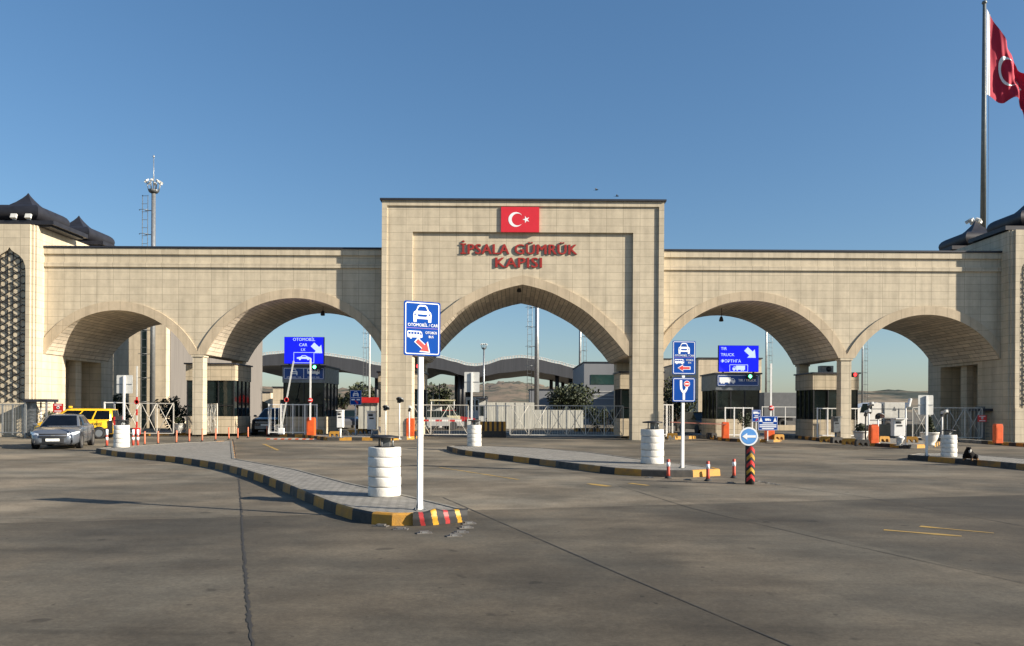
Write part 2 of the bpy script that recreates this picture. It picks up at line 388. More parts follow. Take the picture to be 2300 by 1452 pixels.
def island(name, front, back, h=.17, block=.62, kw=.11, start=0, cols=(kblk, yel_d), fresh=()):
    """front: kerb-foot pixels (z=0) left to right; back: kerb-top pixels (z=h) right to left"""
    P = [G(*p) for p in front] + [G(*p, h) for p in back]
    P = [Vector((p.x, p.y)) for p in P]; n = len(P)
    area = sum(P[i].x*P[(i+1) % n].y-P[(i+1) % n].x*P[i].y for i in range(n)); sg = 1 if area > 0 else -1
    nor = []
    for i in range(n):
        d = (P[(i+1) % n]-P[i-1]); nor.append(Vector((-d.y, d.x)).normalized()*sg)
    # resample the outline by arc length with equal kerb stones
    Q, Nn, FR = [], [], 0
    for i in range(n):
        a, c = P[i], P[(i+1) % n]; L = (c-a).length; m = max(1, int(round(L/(block/3))))
        for k in range(m):
            FR += 1 if i < len(front) else 0
            t = k/m; Q.append(a.lerp(c, t)); Nn.append(nor[i].lerp(nor[(i+1) % n], t).normalized())
    b = MB(); m = len(Q); acc = 0.; nfr = FR
    for i in range(m):
        j = (i+1) % m; a, c, na, nc = Q[i], Q[j], Nn[i], Nn[j]
        if i >= 0:
            idx = int(acc/block)+start; mi = idx % 2; hsh = (idx*7919+len(front)*31) % 10
            if mi == 1 and hsh < 4: mi = 5
            if mi == 0 and hsh < 3: mi = 6
            mm = (a+c)/2; pxx = 1150+mm.x/mm.y*F
            for f0, f1, f2 in fresh:
                if nfr > i and f0 <= pxx < f1: mi = f2
        acc += (c-a).length
        prof = ((0, 0), (.012, h-.025), (.035, h), (kw, h), (kw, h-.03))
        rows = [[(p.x+q.x*o, p.y+q.y*o, z) for o, z in prof] for p, q in ((a, na), (c, nc))]
        b.grid(rows, mi, smooth=False)
    for i, f in enumerate(b.bm.faces):
        if i % 4 >= 2 and f.material_index not in (2, 3): f.material_index = 4
    top = [(p+q*(kw-.02)) for p, q in zip(Q, Nn)]
    t = MB(); t.face([(p.x, p.y, h-.012) for p in top])
    o = t.build(name, pave_flat); tag(o, kind='structure')
    for p in o.data.polygons:
        if p.normal.z < 0: p.flip()
    k = b.build('kerb', [cols[0], cols[1], yel, kblk, kerb_top, yel_w, kblk_w], o, recalc=False); tag(k, kind='structure')
    return o
nearL = [(215, 1018), (262.6, 1026), (330, 1032.5), (400, 1040), (461, 1049.6), (500, 1057), (537, 1067), (590, 1085), (640, 1106), (690, 1129), (742, 1152), (790, 1168), (834, 1178),
         (880, 1181.5), (930, 1181), (990, 1178.5), (1049, 1172)]
island('traffic_island', nearL, [(1040, 1141), (1000, 1131), (904, 1109), (787, 1084), (670, 1054), (530, 1030), (523, 990), (420, 994), (320, 1000), (240, 1005)], fresh=((832, 925, 2), (925, 1075, 3)))
midL = [(1003, 1012), (1030, 1020), (1060, 1025), (1130, 1034), (1200, 1043), (1300, 1056), (1380, 1066), (1440, 1070.5), (1500, 1072.5), (1557, 1072.5), (1618, 1069)]
island('traffic_island', midL, [(1604, 1050), (1540, 1042), (1440, 1031), (1330, 1016), (1213, 1006), (1080, 1001), (1036, 1001)], block=.9, fresh=((1436, 1556, 3), (1556, 1640, 2)))
island('traffic_island', [(2038, 1033), (2100, 1038), (2160, 1043), (2230, 1049), (2300, 1056), (2400, 1065)], [(2400, 1041), (2300, 1030), (2200, 1022), (2130, 1018), (2062, 1018)], block=.8)
def gate_island(front, yb, block=.55, fresh=()):
    P = [G(*p) for p in front]; h = .15
    poly = [(P[0].x, yb)] + [(p.x, p.y) for p in P] + [(P[-1].x, yb)]
    b = MB(); b.slab(poly, 0.001, h)
    o = b.build('gate_island', pave_flat); tag(o, kind='structure')
    k = MB(); acc = 0
    for i in range(len(P)-1):
        a, c = P[i], P[i+1]; L = (c-a).length; m = max(1, int(round(L/block))); d = (c-a)/L; nn = Vector((d.y, -d.x, 0))
        for q in range(m):
            p0 = a.lerp(c, q/m); p1 = a.lerp(c, (q+1)/m)
            k.face([p0+nn*.02, p1+nn*.02, p1+nn*.02+Vector((0, 0, h+.012)), p0+nn*.02+Vector((0, 0, h+.012))], q % 2)
            k.face([p0+nn*.02+Vector((0, 0, h+.012)), p1+nn*.02+Vector((0, 0, h+.012)), p1-nn*.14+Vector((0, 0, h+.012)), p0-nn*.14+Vector((0, 0, h+.012))], q % 2)
    kk = k.build('kerb', [kblk, yel], o, recalc=False); tag(kk, kind='structure')
gate_island([(-60, 976), (105, 976), (150, 979)], 47.5)
gate_island([(296, 979), (380, 979), (470, 979), (560, 978)], 47.5)
gate_island([(612, 981), (680, 983), (735, 990), (790, 990), (860, 990.5), (930, 987), (945, 983)], 47.5)
gate_island([(1180, 980), (1172, 985), (1078, 985), (1040, 981)], 47) if False else None
gate_island([(1396, 985), (1440, 987), (1500, 988), (1562, 986)], 47.5)
gate_island([(1588, 986), (1640, 992), (1690, 995), (1752, 993), (1760, 985)], 47.5)
gate_island([(1786, 985), (1850, 992), (1910, 998), (1980, 1004), (2040, 1008), (2096, 1006), (2110, 1000)], 47.5)
gate_island([(2205, 997), (2300, 1004), (2400, 1010)], 47.5)

# ---------------------------------------------------------------- the gate building
X0 = .53; YB, YW, YE = 40.0, 40.92, 47.4       # block front, wing front, rear plane
kF = 40/F
SPR = 4.47; WT = 10.2; BT = 12.62; RZ = 10.99
gate = thing('gate_building', 'cream stone border gate with five arches, a taller centre block and red lettering', 'gate', (X0, 0, 0))
def circ(cx, cz, r, xa, xb, n=40):
    ps = []
    for i in range(n+1):
        x = xa+(xb-xa)*i/n; ps.append((x, cz+math.sqrt(max(0, r*r-(x-cx)**2))))
    return ps
def foot(cz, r): return math.sqrt(r*r-(SPR-cz)**2)
IN = (12.30, 2.29, 5.255, 5.74); OU = (21.88, 2.426, 4.41, 4.89)
fi, fo = foot(IN[1], IN[2]), foot(OU[1], OU[2])
def arcp(cx, cz, r, n=28):
    a = math.acos(max(-1, min(1, (SPR-cz)/r)))
    return [(cx+r*math.sin(-a+2*a*i/n), cz+r*math.cos(-a+2*a*i/n)) for i in range(n+1)]
cen = [(0, 278.6), (23, 273.8), (46.9, 267), (68, 259.5), (88, 249.9), (111, 238), (132.8, 225), (151, 211.5), (167.5, 196.8), (184.5, 180.5), (200.5, 162.6), (214, 147.5), (225.5, 133), (232.5, 123.5), (238.5, 116)]
ceo = [(0, 299.5), (30, 293), (58.5, 284.2), (95, 269.8), (134.5, 250.0), (152, 237), (170.5, 222.8), (187, 208), (204, 193.2), (217, 180.5), (230.4, 168), (239.3, 151.8), (239.3, 116)]
conv = lambda ps: [(x*kF*1.003, H+z*kF*1.003) for x, z in ps]
cenR, ceoR = conv(cen), conv(ceo); cenR[-1] = (cenR[-1][0], SPR); ceoR[-1] = (ceoR[-1][0], SPR)
cenF = [(-x, z) for x, z in reversed(cenR)] + cenR[1:]; ceoF = [(-x, z) for x, z in reversed(ceoR)] + ceoR[1:]

def vault(name, prof, y0, y1, label=None):
    b = MB(); acc = [0]
    for i in range(1, len(prof)): acc.append(acc[-1]+math.dist(prof[i], prof[i-1]))
    m = 6
    b.grid([[(x, y0+(y1-y0)*j/m, z) for j in range(m+1)] for x, z in prof], smooth=False, uvf=lambda i, j: ((y1-y0)*j/m, acc[min(i, len(acc)-1)]))
    return tag(b.build(name, soffit, gate, recalc=False), label)
def body(b, outer, prof, y0, y1):        # front, rear and outer sides; the arch itself is left open for the vault lining
    for y, fl in ((y0, 0), (y1, 1)):
        ps = [(x, y, z) for x, z in outer]
        b.face(ps[::-1] if fl else ps)
def wall_prism(b, poly, y0, y1, skip=()):
    n = len(poly)
    b.face([(x, y0, z) for x, z in poly]); b.face([(x, y1, z) for x, z in poly[::-1]])
    for i in range(n):
        if i in skip: continue
        (x, z), (u, v) = poly[i], poly[(i+1) % n]; b.face([(x, y0, z), (x, y1, z), (u, y1, v), (u, y0, v)])
# centre block
b = MB()
b.prism([(-7.46, 0), (-7.19, 0), (-7.19, BT-.27), (7.19, BT-.27), (7.19, 0), (7.46, 0), (7.46, BT), (-7.46, BT)], YB, YB+.13)
b.prism([(-7.457, 0), (-5.84, 0), (-5.84, RZ), (5.84, RZ), (5.84, 0), (7.457, 0), (7.457, BT-.003), (-7.457, BT-.003)], YB+.085, YB+.26)
poly = [(-7.454, SPR)] + cenF + [(7.454, SPR), (7.454, BT-.006), (-7.454, BT-.006)]
wall_prism(b, poly, YB+.23, YE, skip=range(1, len(cenF)))
for s in (-1, 1):
    b.box2((s*5.842, YB+.24, 0), (s*7.45, YB+1.2, SPR+.02)); b.box2((s*5.842, YE-1.1, 0), (s*7.45, YE-.003, SPR+.02))
b.build('central_block', stone, gate, weld=True)
vault('vault', cenF, YB+.23, YE)
b = MB()
loop = ceoF + cenF[::-1]
# band as quads between inner and outer curves
def band(inner, outer, y0, y1):
    b = MB(); n = 60
    def samp(c, t):
        L = [0]
        for i in range(1, len(c)): L.append(L[-1]+math.dist(c[i], c[i-1]))
        d = t*L[-1]
        for i in range(1, len(c)):
            if d <= L[i]+1e-9:
                u = (d-L[i-1])/(L[i]-L[i-1]); return (c[i-1][0]+(c[i][0]-c[i-1][0])*u, c[i-1][1]+(c[i][1]-c[i-1][1])*u)
        return c[-1]
    rows = []
    for i in range(n+1):
        a, c = samp(inner, i/n), samp(outer, i/n)
        rows.append([(a[0], y1, a[1]), (a[0], y0, a[1]), (c[0], y0, c[1]), (c[0], y1, c[1])])
    b.grid(rows, smooth=False)
    return b.build('arch_band', band_st, gate)
band(cenF, ceoF, YB+.11, YB+.24)
# wings
for s in (-1, 1):
    pin, pou = arcp(*IN[:3]), arcp(*OU[:3])
    prof = [(7.44, SPR)] + [p for p in pin if p[0] > 7.47] + pou + [(25.84, SPR), (25.84, WT), (7.44, WT)]
    npi = len([p for p in pin if p[0] > 7.47])
    sk = list(range(1, npi)) + list(range(npi+1, npi+len(pou)))
    b = MB(); wall_prism(b, [(s*x, z) for x, z in prof], YW, YE, skip=sk)
    for z0, z1 in ((WT-.335, WT-.02), (WT-1.02, WT-.79)):       # two string courses
        b.box2((s*7.45, YW-.09, z0), (s*25.85, YW+.05, z1))
    b.build('wing', stone, gate)
    vault('vault', [(s*x, z) for x, z in pin], YW, YE); vault('vault', [(s*x, z) for x, z in pou], YW, YE)
    mid = (IN[0]+fi+OU[0]-fo)/2
    def ring(cx, cz, ri, ro, xa, xb, f):
        xs = sorted(set([xa+(xb-xa)*i/70 for i in range(71)] + [cx-f, cx+f]))
        b = MB(); rows = []
        for x in xs:
            zi = cz+math.sqrt(max(0, ri*ri-(x-cx)**2)) if abs(x-cx) < f else SPR
            zo = cz+math.sqrt(max(0, ro*ro-(x-cx)**2)) if abs(x-cx) < ro else SPR
            zi = max(zi, SPR); zo = max(zo, zi)
            rows.append([(s*x, YW+.02, zi), (s*x, YW-.07, zi), (s*x, YW-.07, zo), (s*x, YW+.02, zo)])
        b.grid(rows, smooth=False); b.build('arch_band', band_st, gate)
    ring(IN[0], IN[1], IN[2], IN[3], 7.462, mid, fi); ring(OU[0], OU[1], OU[2], OU[3], mid, 25.83, fo)
    for yc in (YW+.27, YE-.32):
        b = MB(); b.box((s*mid, yc, (SPR+.14)/2), (.56, .56, SPR-.14)); b.box((s*mid, yc, SPR-.06), (.68, .66, .118)); b.build('column', stone, gate)
    b = MB(); b.box2((s*7.47, YW-.14, WT+.002), (s*25.9, YE+.1, WT+.09)); b.build('parapet_cap', dark_cap, gate)
    # tower
    tw = MB(); hw = .87; wc = 27.15; zb, zt, zs = 1.81, 10.04, 8.75
    og = [(-hw, zb), (-hw, zs), (-hw*.97, zs+.32), (-hw*.84, zs+.62), (-hw*.6, zs+.86), (-hw*.33, zs+1.0), (-hw*.14, zs+1.12), (0, zt)]
    og = og + [(-x, z) for x, z in reversed(og[:-1])]
    TH = 11.25
    outer = [(26.05, zb), (wc-hw, zb)] + [(wc+x, z) for x, z in og[1:-1]] + [(wc+hw, zb), (33.5, zb), (33.5, TH), (26.05, TH)]
    tw.prism([(s*x, z) for x, z in outer], YB, YB+.16)
    tw.box2((s*26.05, YB-.03, 0), (s*33.5, YB+.5, zb-.002)); tw.box2((s*26.052, YB+.52, 0), (s*33.5, 48, TH-.003)) if False else None
    tw.box2((s*26.03, YB+.15, 0), (s*33.5, 42.9, TH-.003)); tw.box2((s*26.5, 46.6, 0), (s*33.5, 48, TH-.003)); tw.box2((s*26.5, 42.89, SPR-.16), (s*33.5, 46.61, TH-.0035)); tw.box2((s*27.5, 42.89, 0), (s*33.5, 46.61, SPR))
    tw.box2((s*25.93, YB+.12, 0), (s*26.06, YB+.6, TH-.004)); tw.box2((s*25.84, YB+.24, 0), (s*25.94, YB+.7, TH-.006))
    tw.box2((s*25.845, YB+.6, 0), (s*26.51, 42.9, TH-.008)); tw.box2((s*25.845, 46.6, 0), (s*26.51, 47.99, TH-.008))
    tw.box2((s*25.845, 42.88, SPR-.16), (s*26.51, 46.62, TH-.01)); tw.box2((s*26.2, 44.5, 0), (s*26.6, 45.1, SPR-.1))
    t = tw.build('tower', stone, gate)
    # window lattice: touching six-pointed stars
    lt = MB(); p = .77; cs = p*math.sin(R(60))
    def inside(x, z):
        if abs(x) > hw-.01 or z < zb+.01: return False
        if z < zs: return True
        for i in range(1, len(og)):
            (xa, za), (xb, zb2) = og[i-1], og[i]
            if xa <= x <= xb and xb > xa: return z < za+(zb2-za)*(x-xa)/(xb-xa)
        return False
    def bar(a, c):
        m = ((a[0]+c[0])/2, (a[1]+c[1])/2)
        if not (inside(*a) and inside(*c)):
            ok = [t for t in (0, .25, .5, .75, 1) if inside(a[0]+(c[0]-a[0])*t, a[1]+(c[1]-a[1])*t)]
            if len(ok) < 2: return
            a, c = (a[0]+(c[0]-a[0])*ok[0], a[1]+(c[1]-a[1])*ok[0]), (a[0]+(c[0]-a[0])*ok[-1], a[1]+(c[1]-a[1])*ok[-1])
        d = math.dist(a, c); ang = math.atan2(c[1]-a[1], c[0]-a[0])
        lt.box((s*(wc+(a[0]+c[0])/2), YB+.11, (a[1]+c[1])/2), (d+.015, .03, .038), M=Matrix.Rotation(-(ang if s > 0 else math.pi-ang), 4, 'Y'))
    for i in (-2, -1, 0, 1, 2):
        for j in range(-1, 13):
            cx, cz = i*cs, zb+.36+j*p+(p/2 if i % 2 else 0); P12 = []
            for k in range(12):
                rr = .285 if k % 2 == 0 else .158; an = R(30*k); P12.append((cx+rr*math.cos(an), cz+rr*math.sin(an)))
            for k in range(12): bar(P12[k], P12[(k+1) % 12])
            for dr in (30, 90, 150):
                for q in (-30, 30):
                    a0 = R(dr+q); x0_, z0_ = cx+.285*math.cos(a0), cz+.285*math.sin(a0)
                    bar((x0_, z0_), (x0_+.277*math.cos(R(dr)), z0_+.277*math.sin(R(dr))))
    for j in range(0, 11):
        zz = zb+.36+p/2+j*p
        if zz < zs: lt.box((s*wc, YB+.11, zz), (hw*1.98, .02, .018))
    lt.tube([(s*(wc+x*.985), YB+.07, z) for x, z in og], .03, 4)
    lt.build('window_lattice', blk, t)
    # pagoda roofs
    for yc in (41.95, 46.85):
        cx = 28.1 if s > 0 else -27.4; half = 1.05; rt = .42; zc = 12.08
        b = MB(); b.box((cx, yc, 11.42), (4.8, 3.3, .22)); b.box((cx, yc, 11.27), (4.4, 3.0, .1)) 
        sq = [(cx-half, yc-half, zc), (cx+half, yc-half, zc), (cx+half, yc+half, zc), (cx-half, yc+half, zc)]
        rows = []
        for q in range(5):
            c = Vector(sq[q % 4]); dv = Vector((c.x-cx, c.y-yc, 0))/half
            rows.append([c + dv*rt*math.cos(2*math.pi*k/16) + Vector((0, 0, rt*math.sin(2*math.pi*k/16))) for k in range(16)])
        for q in range(4): b.grid([rows[q], rows[q+1]], 0, True, True)
        b.box((cx, yc, 11.66), (1.7, 1.7, .3))
        b.build('eaves', slate, gate)
        b = MB(); pr = [(1.5, 12.36), (1.2, 12.46), (.85, 12.63), (.55, 12.85), (.28, 13.1), (.1, 13.3), (.012, 13.44)]
        b.lathe([(r*1.05, z) for r, z in pr], 4, M=Matrix.Translation((cx, yc, 0)), rot=R(45), smooth=False); b.build('pagoda_roof', slate, gate)
b = MB(); b.box2((-7.56, YB-.1, BT+.002), (7.56, YE+.1, BT+.1)); b.build('parapet_cap', dark_cap, gate)
# lettering and flag on the centre block
b = MB()
def sign_text(body, px0, px1, py, bold):
    c = at((px0+px1)/2, py, YB+.17); wide = (px1-px0)*kF
    return body, c, wide
for body_, px0, px1, py in (('İPSALA GÜMRÜK', 1034, 1296, 560), ('KAPISI', 1113, 1217, 590)):
    cu = bpy.data.curves.new('m', 'FONT'); cu.body = body_; cu.size = 1; cu.space_character = 1.08; oo = bpy.data.objects.new('m', cu); me = oo.to_mesh()
    xs = [v.co.x for v in me.vertices]; wd = max(xs)-min(xs); oo.to_mesh_clear(); bpy.data.objects.remove(oo)
    c = at((px0+px1)/2, py, YB); sz = .76; sx = (px1-px0)*kF/(wd*sz)
    b.text(body_, sz, Matrix.Translation((c.x-X0, YB+.195, c.z)), .065, 0, bold=.045, sx=sx, sp=1.08)
o = b.build('wall_lettering', [lot_red, lot_side], gate)
for p in o.data.polygons:
    if abs(p.normal.y) < .5: p.material_index = 1
b = MB(); a = at(1125.5, 465, YB); c = at(1211, 522, YB); b.box2((a.x-X0, YB+.0, c.z), (c.x-X0, YB+.12, a.z)); fp = b.build('flag_panel', flagred, gate)
def emblem(b, cx, cz, h, mapf, n=28, thin=.2):
    # crescent open to the fly side, then a five-pointed star
    ro, ri, dx = .25*h, thin*h, (.0625 if thin == .2 else .035)*h
    ang = math.acos((ro*ro+dx*dx-ri*ri)/(2*ro*dx)); angi = math.acos((ro*ro-dx*dx-ri*ri)/(2*ri*dx)) if abs((ro*ro-dx*dx-ri*ri)/(2*ri*dx)) <= 1 else ang
    rows = []
    for i in range(n+1):
        t = i/n; ao = ang+(2*math.pi-2*ang)*t; ai = angi+(2*math.pi-2*angi)*t
        o_ = (ro*math.cos(ao), ro*math.sin(ao)); q = (dx+ri*math.cos(ai), ri*math.sin(ai))
        rows.append([mapf(cx+o_[0]+(q[0]-o_[0])*u, cz+o_[1]+(q[1]-o_[1])*u) for u in (0, .5, 1)])
    b.grid(rows, smooth=False)
    sx = cx+.0625*h+.2*h+.085*h; pts = []
    for k in range(10):
        rr = .125*h*(1 if k % 2 == 0 else .382); an = R(180)+R(36)*k; pts.append(mapf(sx+rr*math.cos(an), cz+rr*math.sin(an)))
    c0 = mapf(sx, cz)
    for k in range(10): b.face([c0, pts[k], pts[(k+1) % 10]])
b = MB(); fh = (a.z-c.z); emblem(b, (a.x+c.x)/2-X0-.17*fh, (a.z+c.z)/2, fh*1.18, lambda x, z: (x, YB-.006, z)); b.build('crescent_and_star', swhite, fp, recalc=False)
# ---------------------------------------------------------------- booths under the arches
def booth(name, label, px0, px1, ytop, Y0=42.6, depth=2.6, group='control booths under the arches', shade=booth_st, fascia=None):
    x0, x1 = XA(px0, Y0), XA(px1, Y0); zt = ZA(ytop, Y0, (px0+px1)/2); zb = zt-.9; zw = 1.12
    cx, cy, wx = (x0+x1)/2, Y0+depth/2, x1-x0
    t = thing(name, label, 'booth', (cx, cy, .14), 0, group)
    b = MB(); b.box((0, 0, (zw-.14)/2), (wx, depth, zw-.14)); b.build('wall', shade, t)
    b = MB(); b.box((0, 0, (zw+zb)/2-.14), (wx-.12, depth-.12, zb-zw)); b.build('window_band', [glass], t)
    b = MB(); n = max(2, int(wx/.8))
    for i in range(n+1):
        x = -wx/2+.05+(wx-.1)*i/n
        for y in (-depth/2+.035, depth/2-.035): b.box((x, y, (zw+zb)/2-.14), (.05, .05, zb-zw-.002))
    for i in range(1, 4):
        for s in (-1, 1): b.box((s*(wx/2-.035), -depth/2+depth*i/4, (zw+zb)/2-.14), (.05, .05, zb-zw-.002))
    for s in (-1, 1): b.box((0, s*(depth/2-.04), zw+.62-.14), (wx-.2, .04, .045))
    b.build('window_frame', blk, t)
    b = MB(); b.box((0, 0, (zb+zt)/2-.14), (wx+.04, depth+.04, zt-zb-.002)); b.build('fascia', fascia or shade, t)
    b = MB(); b.box((0, 0, zt+.04-.14), (wx+.2, depth+.2, .08)); b.build('roof', dark_cap, t)
    return t, (x0, x1, zt, zb)
bt1 = booth('control_booth', 'stone and dark glass booth behind the column between the two arches at far left', 418, 527, 819)
bt2, bx2 = booth('control_booth', 'dark glass booth carrying the car and bus sign, below the blue car display', 635, 729, 824, depth=3.4, fascia=steel)
bt3 = booth('control_booth', 'booth half hidden behind the left pier of the centre arch, dark door showing', 850, 948, 838, 42.3, 2.4)
bt4 = booth('control_booth', 'booth half hidden behind the right pier of the centre arch, stone band showing', 1393, 1489, 838, 42.3, 2.4)
bt5, bx5 = booth('control_booth', 'dark glass booth carrying the truck sign, below the blue truck display', 1608, 1707, 841, depth=3.2, fascia=steel)
bt6, bx6 = booth('control_booth', 'stone and dark glass booth behind the column at right, cooling unit on its roof', 1826, 1928, 840)
t = thing('air_conditioner', 'small dark cooling unit on the flat roof of the rightmost booth', 'air conditioner', ((XA(1503, 43.5)), 43.5, bx6[2]+.082)); t.location.x = XA(1854, 43.5)
b = MB(); b.box((0, 0, .22), (.75, .4, .38), bev=.02); b.build('casing', steel, t)
b = MB(); b.lathe([(.15, 0), (.15, .02), (.03, .03)], 16, M=Matrix.Translation((.1, -.2, .22)) @ Matrix.Rotation(R(90), 4, 'X')); b.build('fan_grille', blk, t)
for sx in (-1, 1): b = MB(); b.box((sx*.3, 0, .015), (.06, .36, .03)); b.build('foot', blk, t)

# ---------------------------------------------------------------- pictograms, drawn as thin raised plates on the sign face (local x,z; face towards -y)
def picto_car(b, cx, cz, s, y=-.006, fg=0, bg=1, d=.004):
    P = lambda q: [(cx+x*s, cz+z*s) for x, z in q]
    b.prism(P([(-.5, -.08), (-.47, .06), (-.34, .16), (-.25, .38), (-.14, .45), (.14, .45), (.25, .38), (.34, .16), (.47, .06), (.5, -.08), (.48, -.45), (.33, -.45), (.31, -.28), (-.31, -.28), (-.33, -.45), (-.48, -.45)]), y-d, y, fg)
    b.prism(P([(-.28, .14), (-.2, .33), (-.12, .37), (.12, .37), (.2, .33), (.28, .14)]), y-d-.003, y-d+.001, bg)
    b.prism(P([(-.28, -.04), (.28, -.04), (.22, -.16), (-.22, -.16)]), y-d-.003, y-d+.001, bg)
    for sx in (-1, 1): b.prism(P([(sx*.4+.05*math.cos(a), -.05+.05*math.sin(a)) for a in [k*math.pi/4 for k in range(8)]]), y-d-.003, y-d+.001, bg)
def wheelp(P, x, z, r): return P([(x+r*math.cos(k*math.pi/5), z+r*math.sin(k*math.pi/5)) for k in range(10)])
def picto_bus(b, cx, cz, s, y=-.006, fg=0, bg=1, d=.004):
    P = lambda q: [(cx+x*s, cz+z*s) for x, z in q]
    b.prism(P([(-.5, -.17), (-.52, .2), (-.46, .25), (.36, .25), (.46, .18), (.5, .02), (.5, -.17)]), y-d, y, fg)
    for k in range(4): b.prism(P([(-.45+.2*k, .04), (-.45+.2*k, .18), (-.3+.2*k, .18), (-.3+.2*k, .04)]), y-d-.003, y-d+.001, bg)
    b.prism(P([(.36, .0), (.36, .16), (.43, .13), (.46, .0)]), y-d-.003, y-d+.001, bg)
    for x in (-.28, .28): b.prism(wheelp(P, x, -.18, .08), y-d+.0005, y+.0005, fg)
def picto_truck(b, cx, cz, s, y=-.006, fg=0, bg=1, d=.004, flip=1):
    P = lambda q: [(cx+flip*x*s, cz+z*s) for x, z in q]
    b.prism(P([(-.5, -.13), (-.5, .2), (.22, .2), (.22, -.13)]), y-d, y, fg)
    b.prism(P([(.25, -.13), (.25, .13), (.4, .13), (.5, .0), (.5, -.13)]), y-d, y, fg)
    b.prism(P([(.32, .0), (.32, .09), (.39, .09), (.45, .0)]), y-d-.003, y-d+.001, bg)
    for x in (-.36, -.22, .12, .38): b.prism(wheelp(P, x, -.15, .065), y-d+.0005, y+.0005, fg)
def picto_saloon(b, cx, cz, s, y=-.006, fg=0, bg=1, d=.004):
    P = lambda q: [(cx+x*s, cz+z*s) for x, z in q]
    b.prism(P([(-.5, .02), (-.5, -.08), (.48, -.1), (.5, .0), (.3, .06), (.12, .17), (-.12, .17), (-.26, .06)]), y-d, y, fg)
    b.prism(P([(-.16, .06), (-.08, .13), (.1, .13), (.2, .06)]), y-d-.003, y-d+.001, bg)
    for x in (-.28, .3): b.prism(wheelp(P, x, -.1, .08), y-d+.0005, y+.0005, fg)
def arrow(b, cx, cz, L, w, hw, hl, ang, y, d, mi):
    q = [(-L/2, -w/2), (L/2-hl, -w/2), (L/2-hl, -hw/2), (L/2, 0), (L/2-hl, hw/2), (L/2-hl, w/2), (-L/2, w/2)]
    c, s_ = math.cos(R(ang)), math.sin(R(ang)); b.prism([(cx+x*c-z*s_, cz+x*s_+z*c) for x, z in q], y-d, y, mi)
def rrect(w, h, r, n=4):
    P = []
    for cx, cz, a0 in ((w/2-r, h/2-r, 0), (-w/2+r, h/2-r, 90), (-w/2+r, -h/2+r, 180), (w/2-r, -h/2+r, 270)):
        for k in range(n+1): P.append((cx+r*math.cos(R(a0+90*k/n)), cz+r*math.sin(R(a0+90*k/n))))
    return P
def border(b, w, h, r, t, y, d=.003, mi=0):
    o = rrect(w, h, r); i = rrect(w-2*t, h-2*t, max(.001, r-t)); n = len(o)
    b.grid([[(x, y, z) for x, z in o], [(x, y-d, z) for x, z in o], [(x, y-d, z) for x, z in i], [(x, y, z) for x, z in i]], mi, True, False)
def panel(t, w, h, zc, y=-.05, m=sblue, name='panel', back=True, bw=.012, inset=.02, rad=.03, th=.012, rz=0):
    b = MB(); b.prism(rrect(w, h, rad), y-th, y)
    p = b.build(name, [m, galv], t, (0, 0, zc), rz)
    for f in p.data.polygons:
        if f.normal.y > .5: f.material_index = 1
    b = MB(); border(b, w-2*inset, h-2*inset, rad, bw, y-th-.0005); b.build('border', swhite, p, recalc=False)
    return p, y-th
def T(x, z, y): return Matrix.Translation((x, y, z))
def post(t, h, w=.075, d=.06, m=white, r=None, bolts=True):
    b = MB()
    if r: b.cyl((0, 0, 0), (0, 0, h), r, seg=12)
    else: b.box((0, 0, h/2), (w, d, h), bev=.004)
    o = b.build('post', m, t)
    b = MB(); b.box((0, 0, .006), (.17, .17, .012)); 
    for sx in (-1, 1):
        for sy in (-1, 1): b.cyl((sx*.06, sy*.06, .01), (sx*.06, sy*.06, .03), .01, seg=6)
    for sx in (-1, 1): b.prism([(sx*w/2, .012), (sx*(w/2+.035), .012), (sx*w/2, .12)], -.004, .004)
    b.build('base_plate', steel, t)
    return o
# --- near sign
def carbus_sign(t, w, h, zc, ang, arrow_c=None):
    p, y = panel(t, w, h, zc, rz=0)
    b = MB(); k = w
    picto_car(b, 0, h*.275, w*.5, y); b.build('car_pictogram', [swhite, sblue], p, recalc=True)
    b = MB(); picto_bus(b, -w*.2, -h*.12, w*.4, y); b.build('bus_pictogram', [swhite, sblue], p)
    for tx, sz, x, z, bd in (('OTOMOBİL', .11, -.13, .06, .0015), ('/ CAR', .11, .3, .06, .0005), ('OTOBÜS', .088, .24, -.075, .001), ('BUS', .088, .24, -.15, .0005)):
        b = MB(); b.text(tx, w*sz, T(w*x, h*z, y-.003), .003, bold=bd, sx=.92); b.build('lettering', swhite, p)
    b = MB(); b.box((0, y-.002, h*.004), (w*.86, .003, .008)); b.build('divider', mat('divider_violet', (.22, .12, .45), .5), p)
    b = MB()
    if arrow_c == 'left': arrow(b, 0, -h*.31, w*.56, w*.13, w*.3, w*.24, 180, y-.001, .003, 0); arrow(b, 0, -h*.31, w*.5, w*.085, w*.22, w*.2, 180, y-.0045, .003, 1)
    else: arrow(b, w*.02, -h*.325, w*.5, w*.15, w*.36, w*.23, -40, y-.001, .003, 0); arrow(b, w*.018, -h*.323, w*.44, w*.105, w*.28, w*.2, -40, y-.0045, .003, 1)
    b.build('arrow', [swhite, red], p)
    return p
p0 = G(943, 1146, .155); t = thing('road_sign', 'tall blue car and bus sign with red arrow pointing down right, nearest sign', 'road sign', p0, R(27))
d0 = p0.y; post(t, H+(918-800)*d0/F-.15+.3)
hs = (801-680)*d0/F; carbus_sign(t, 78*d0/F/math.cos(R(27))*.985, hs, H+(918-740.5)*d0/F-.155, 0)
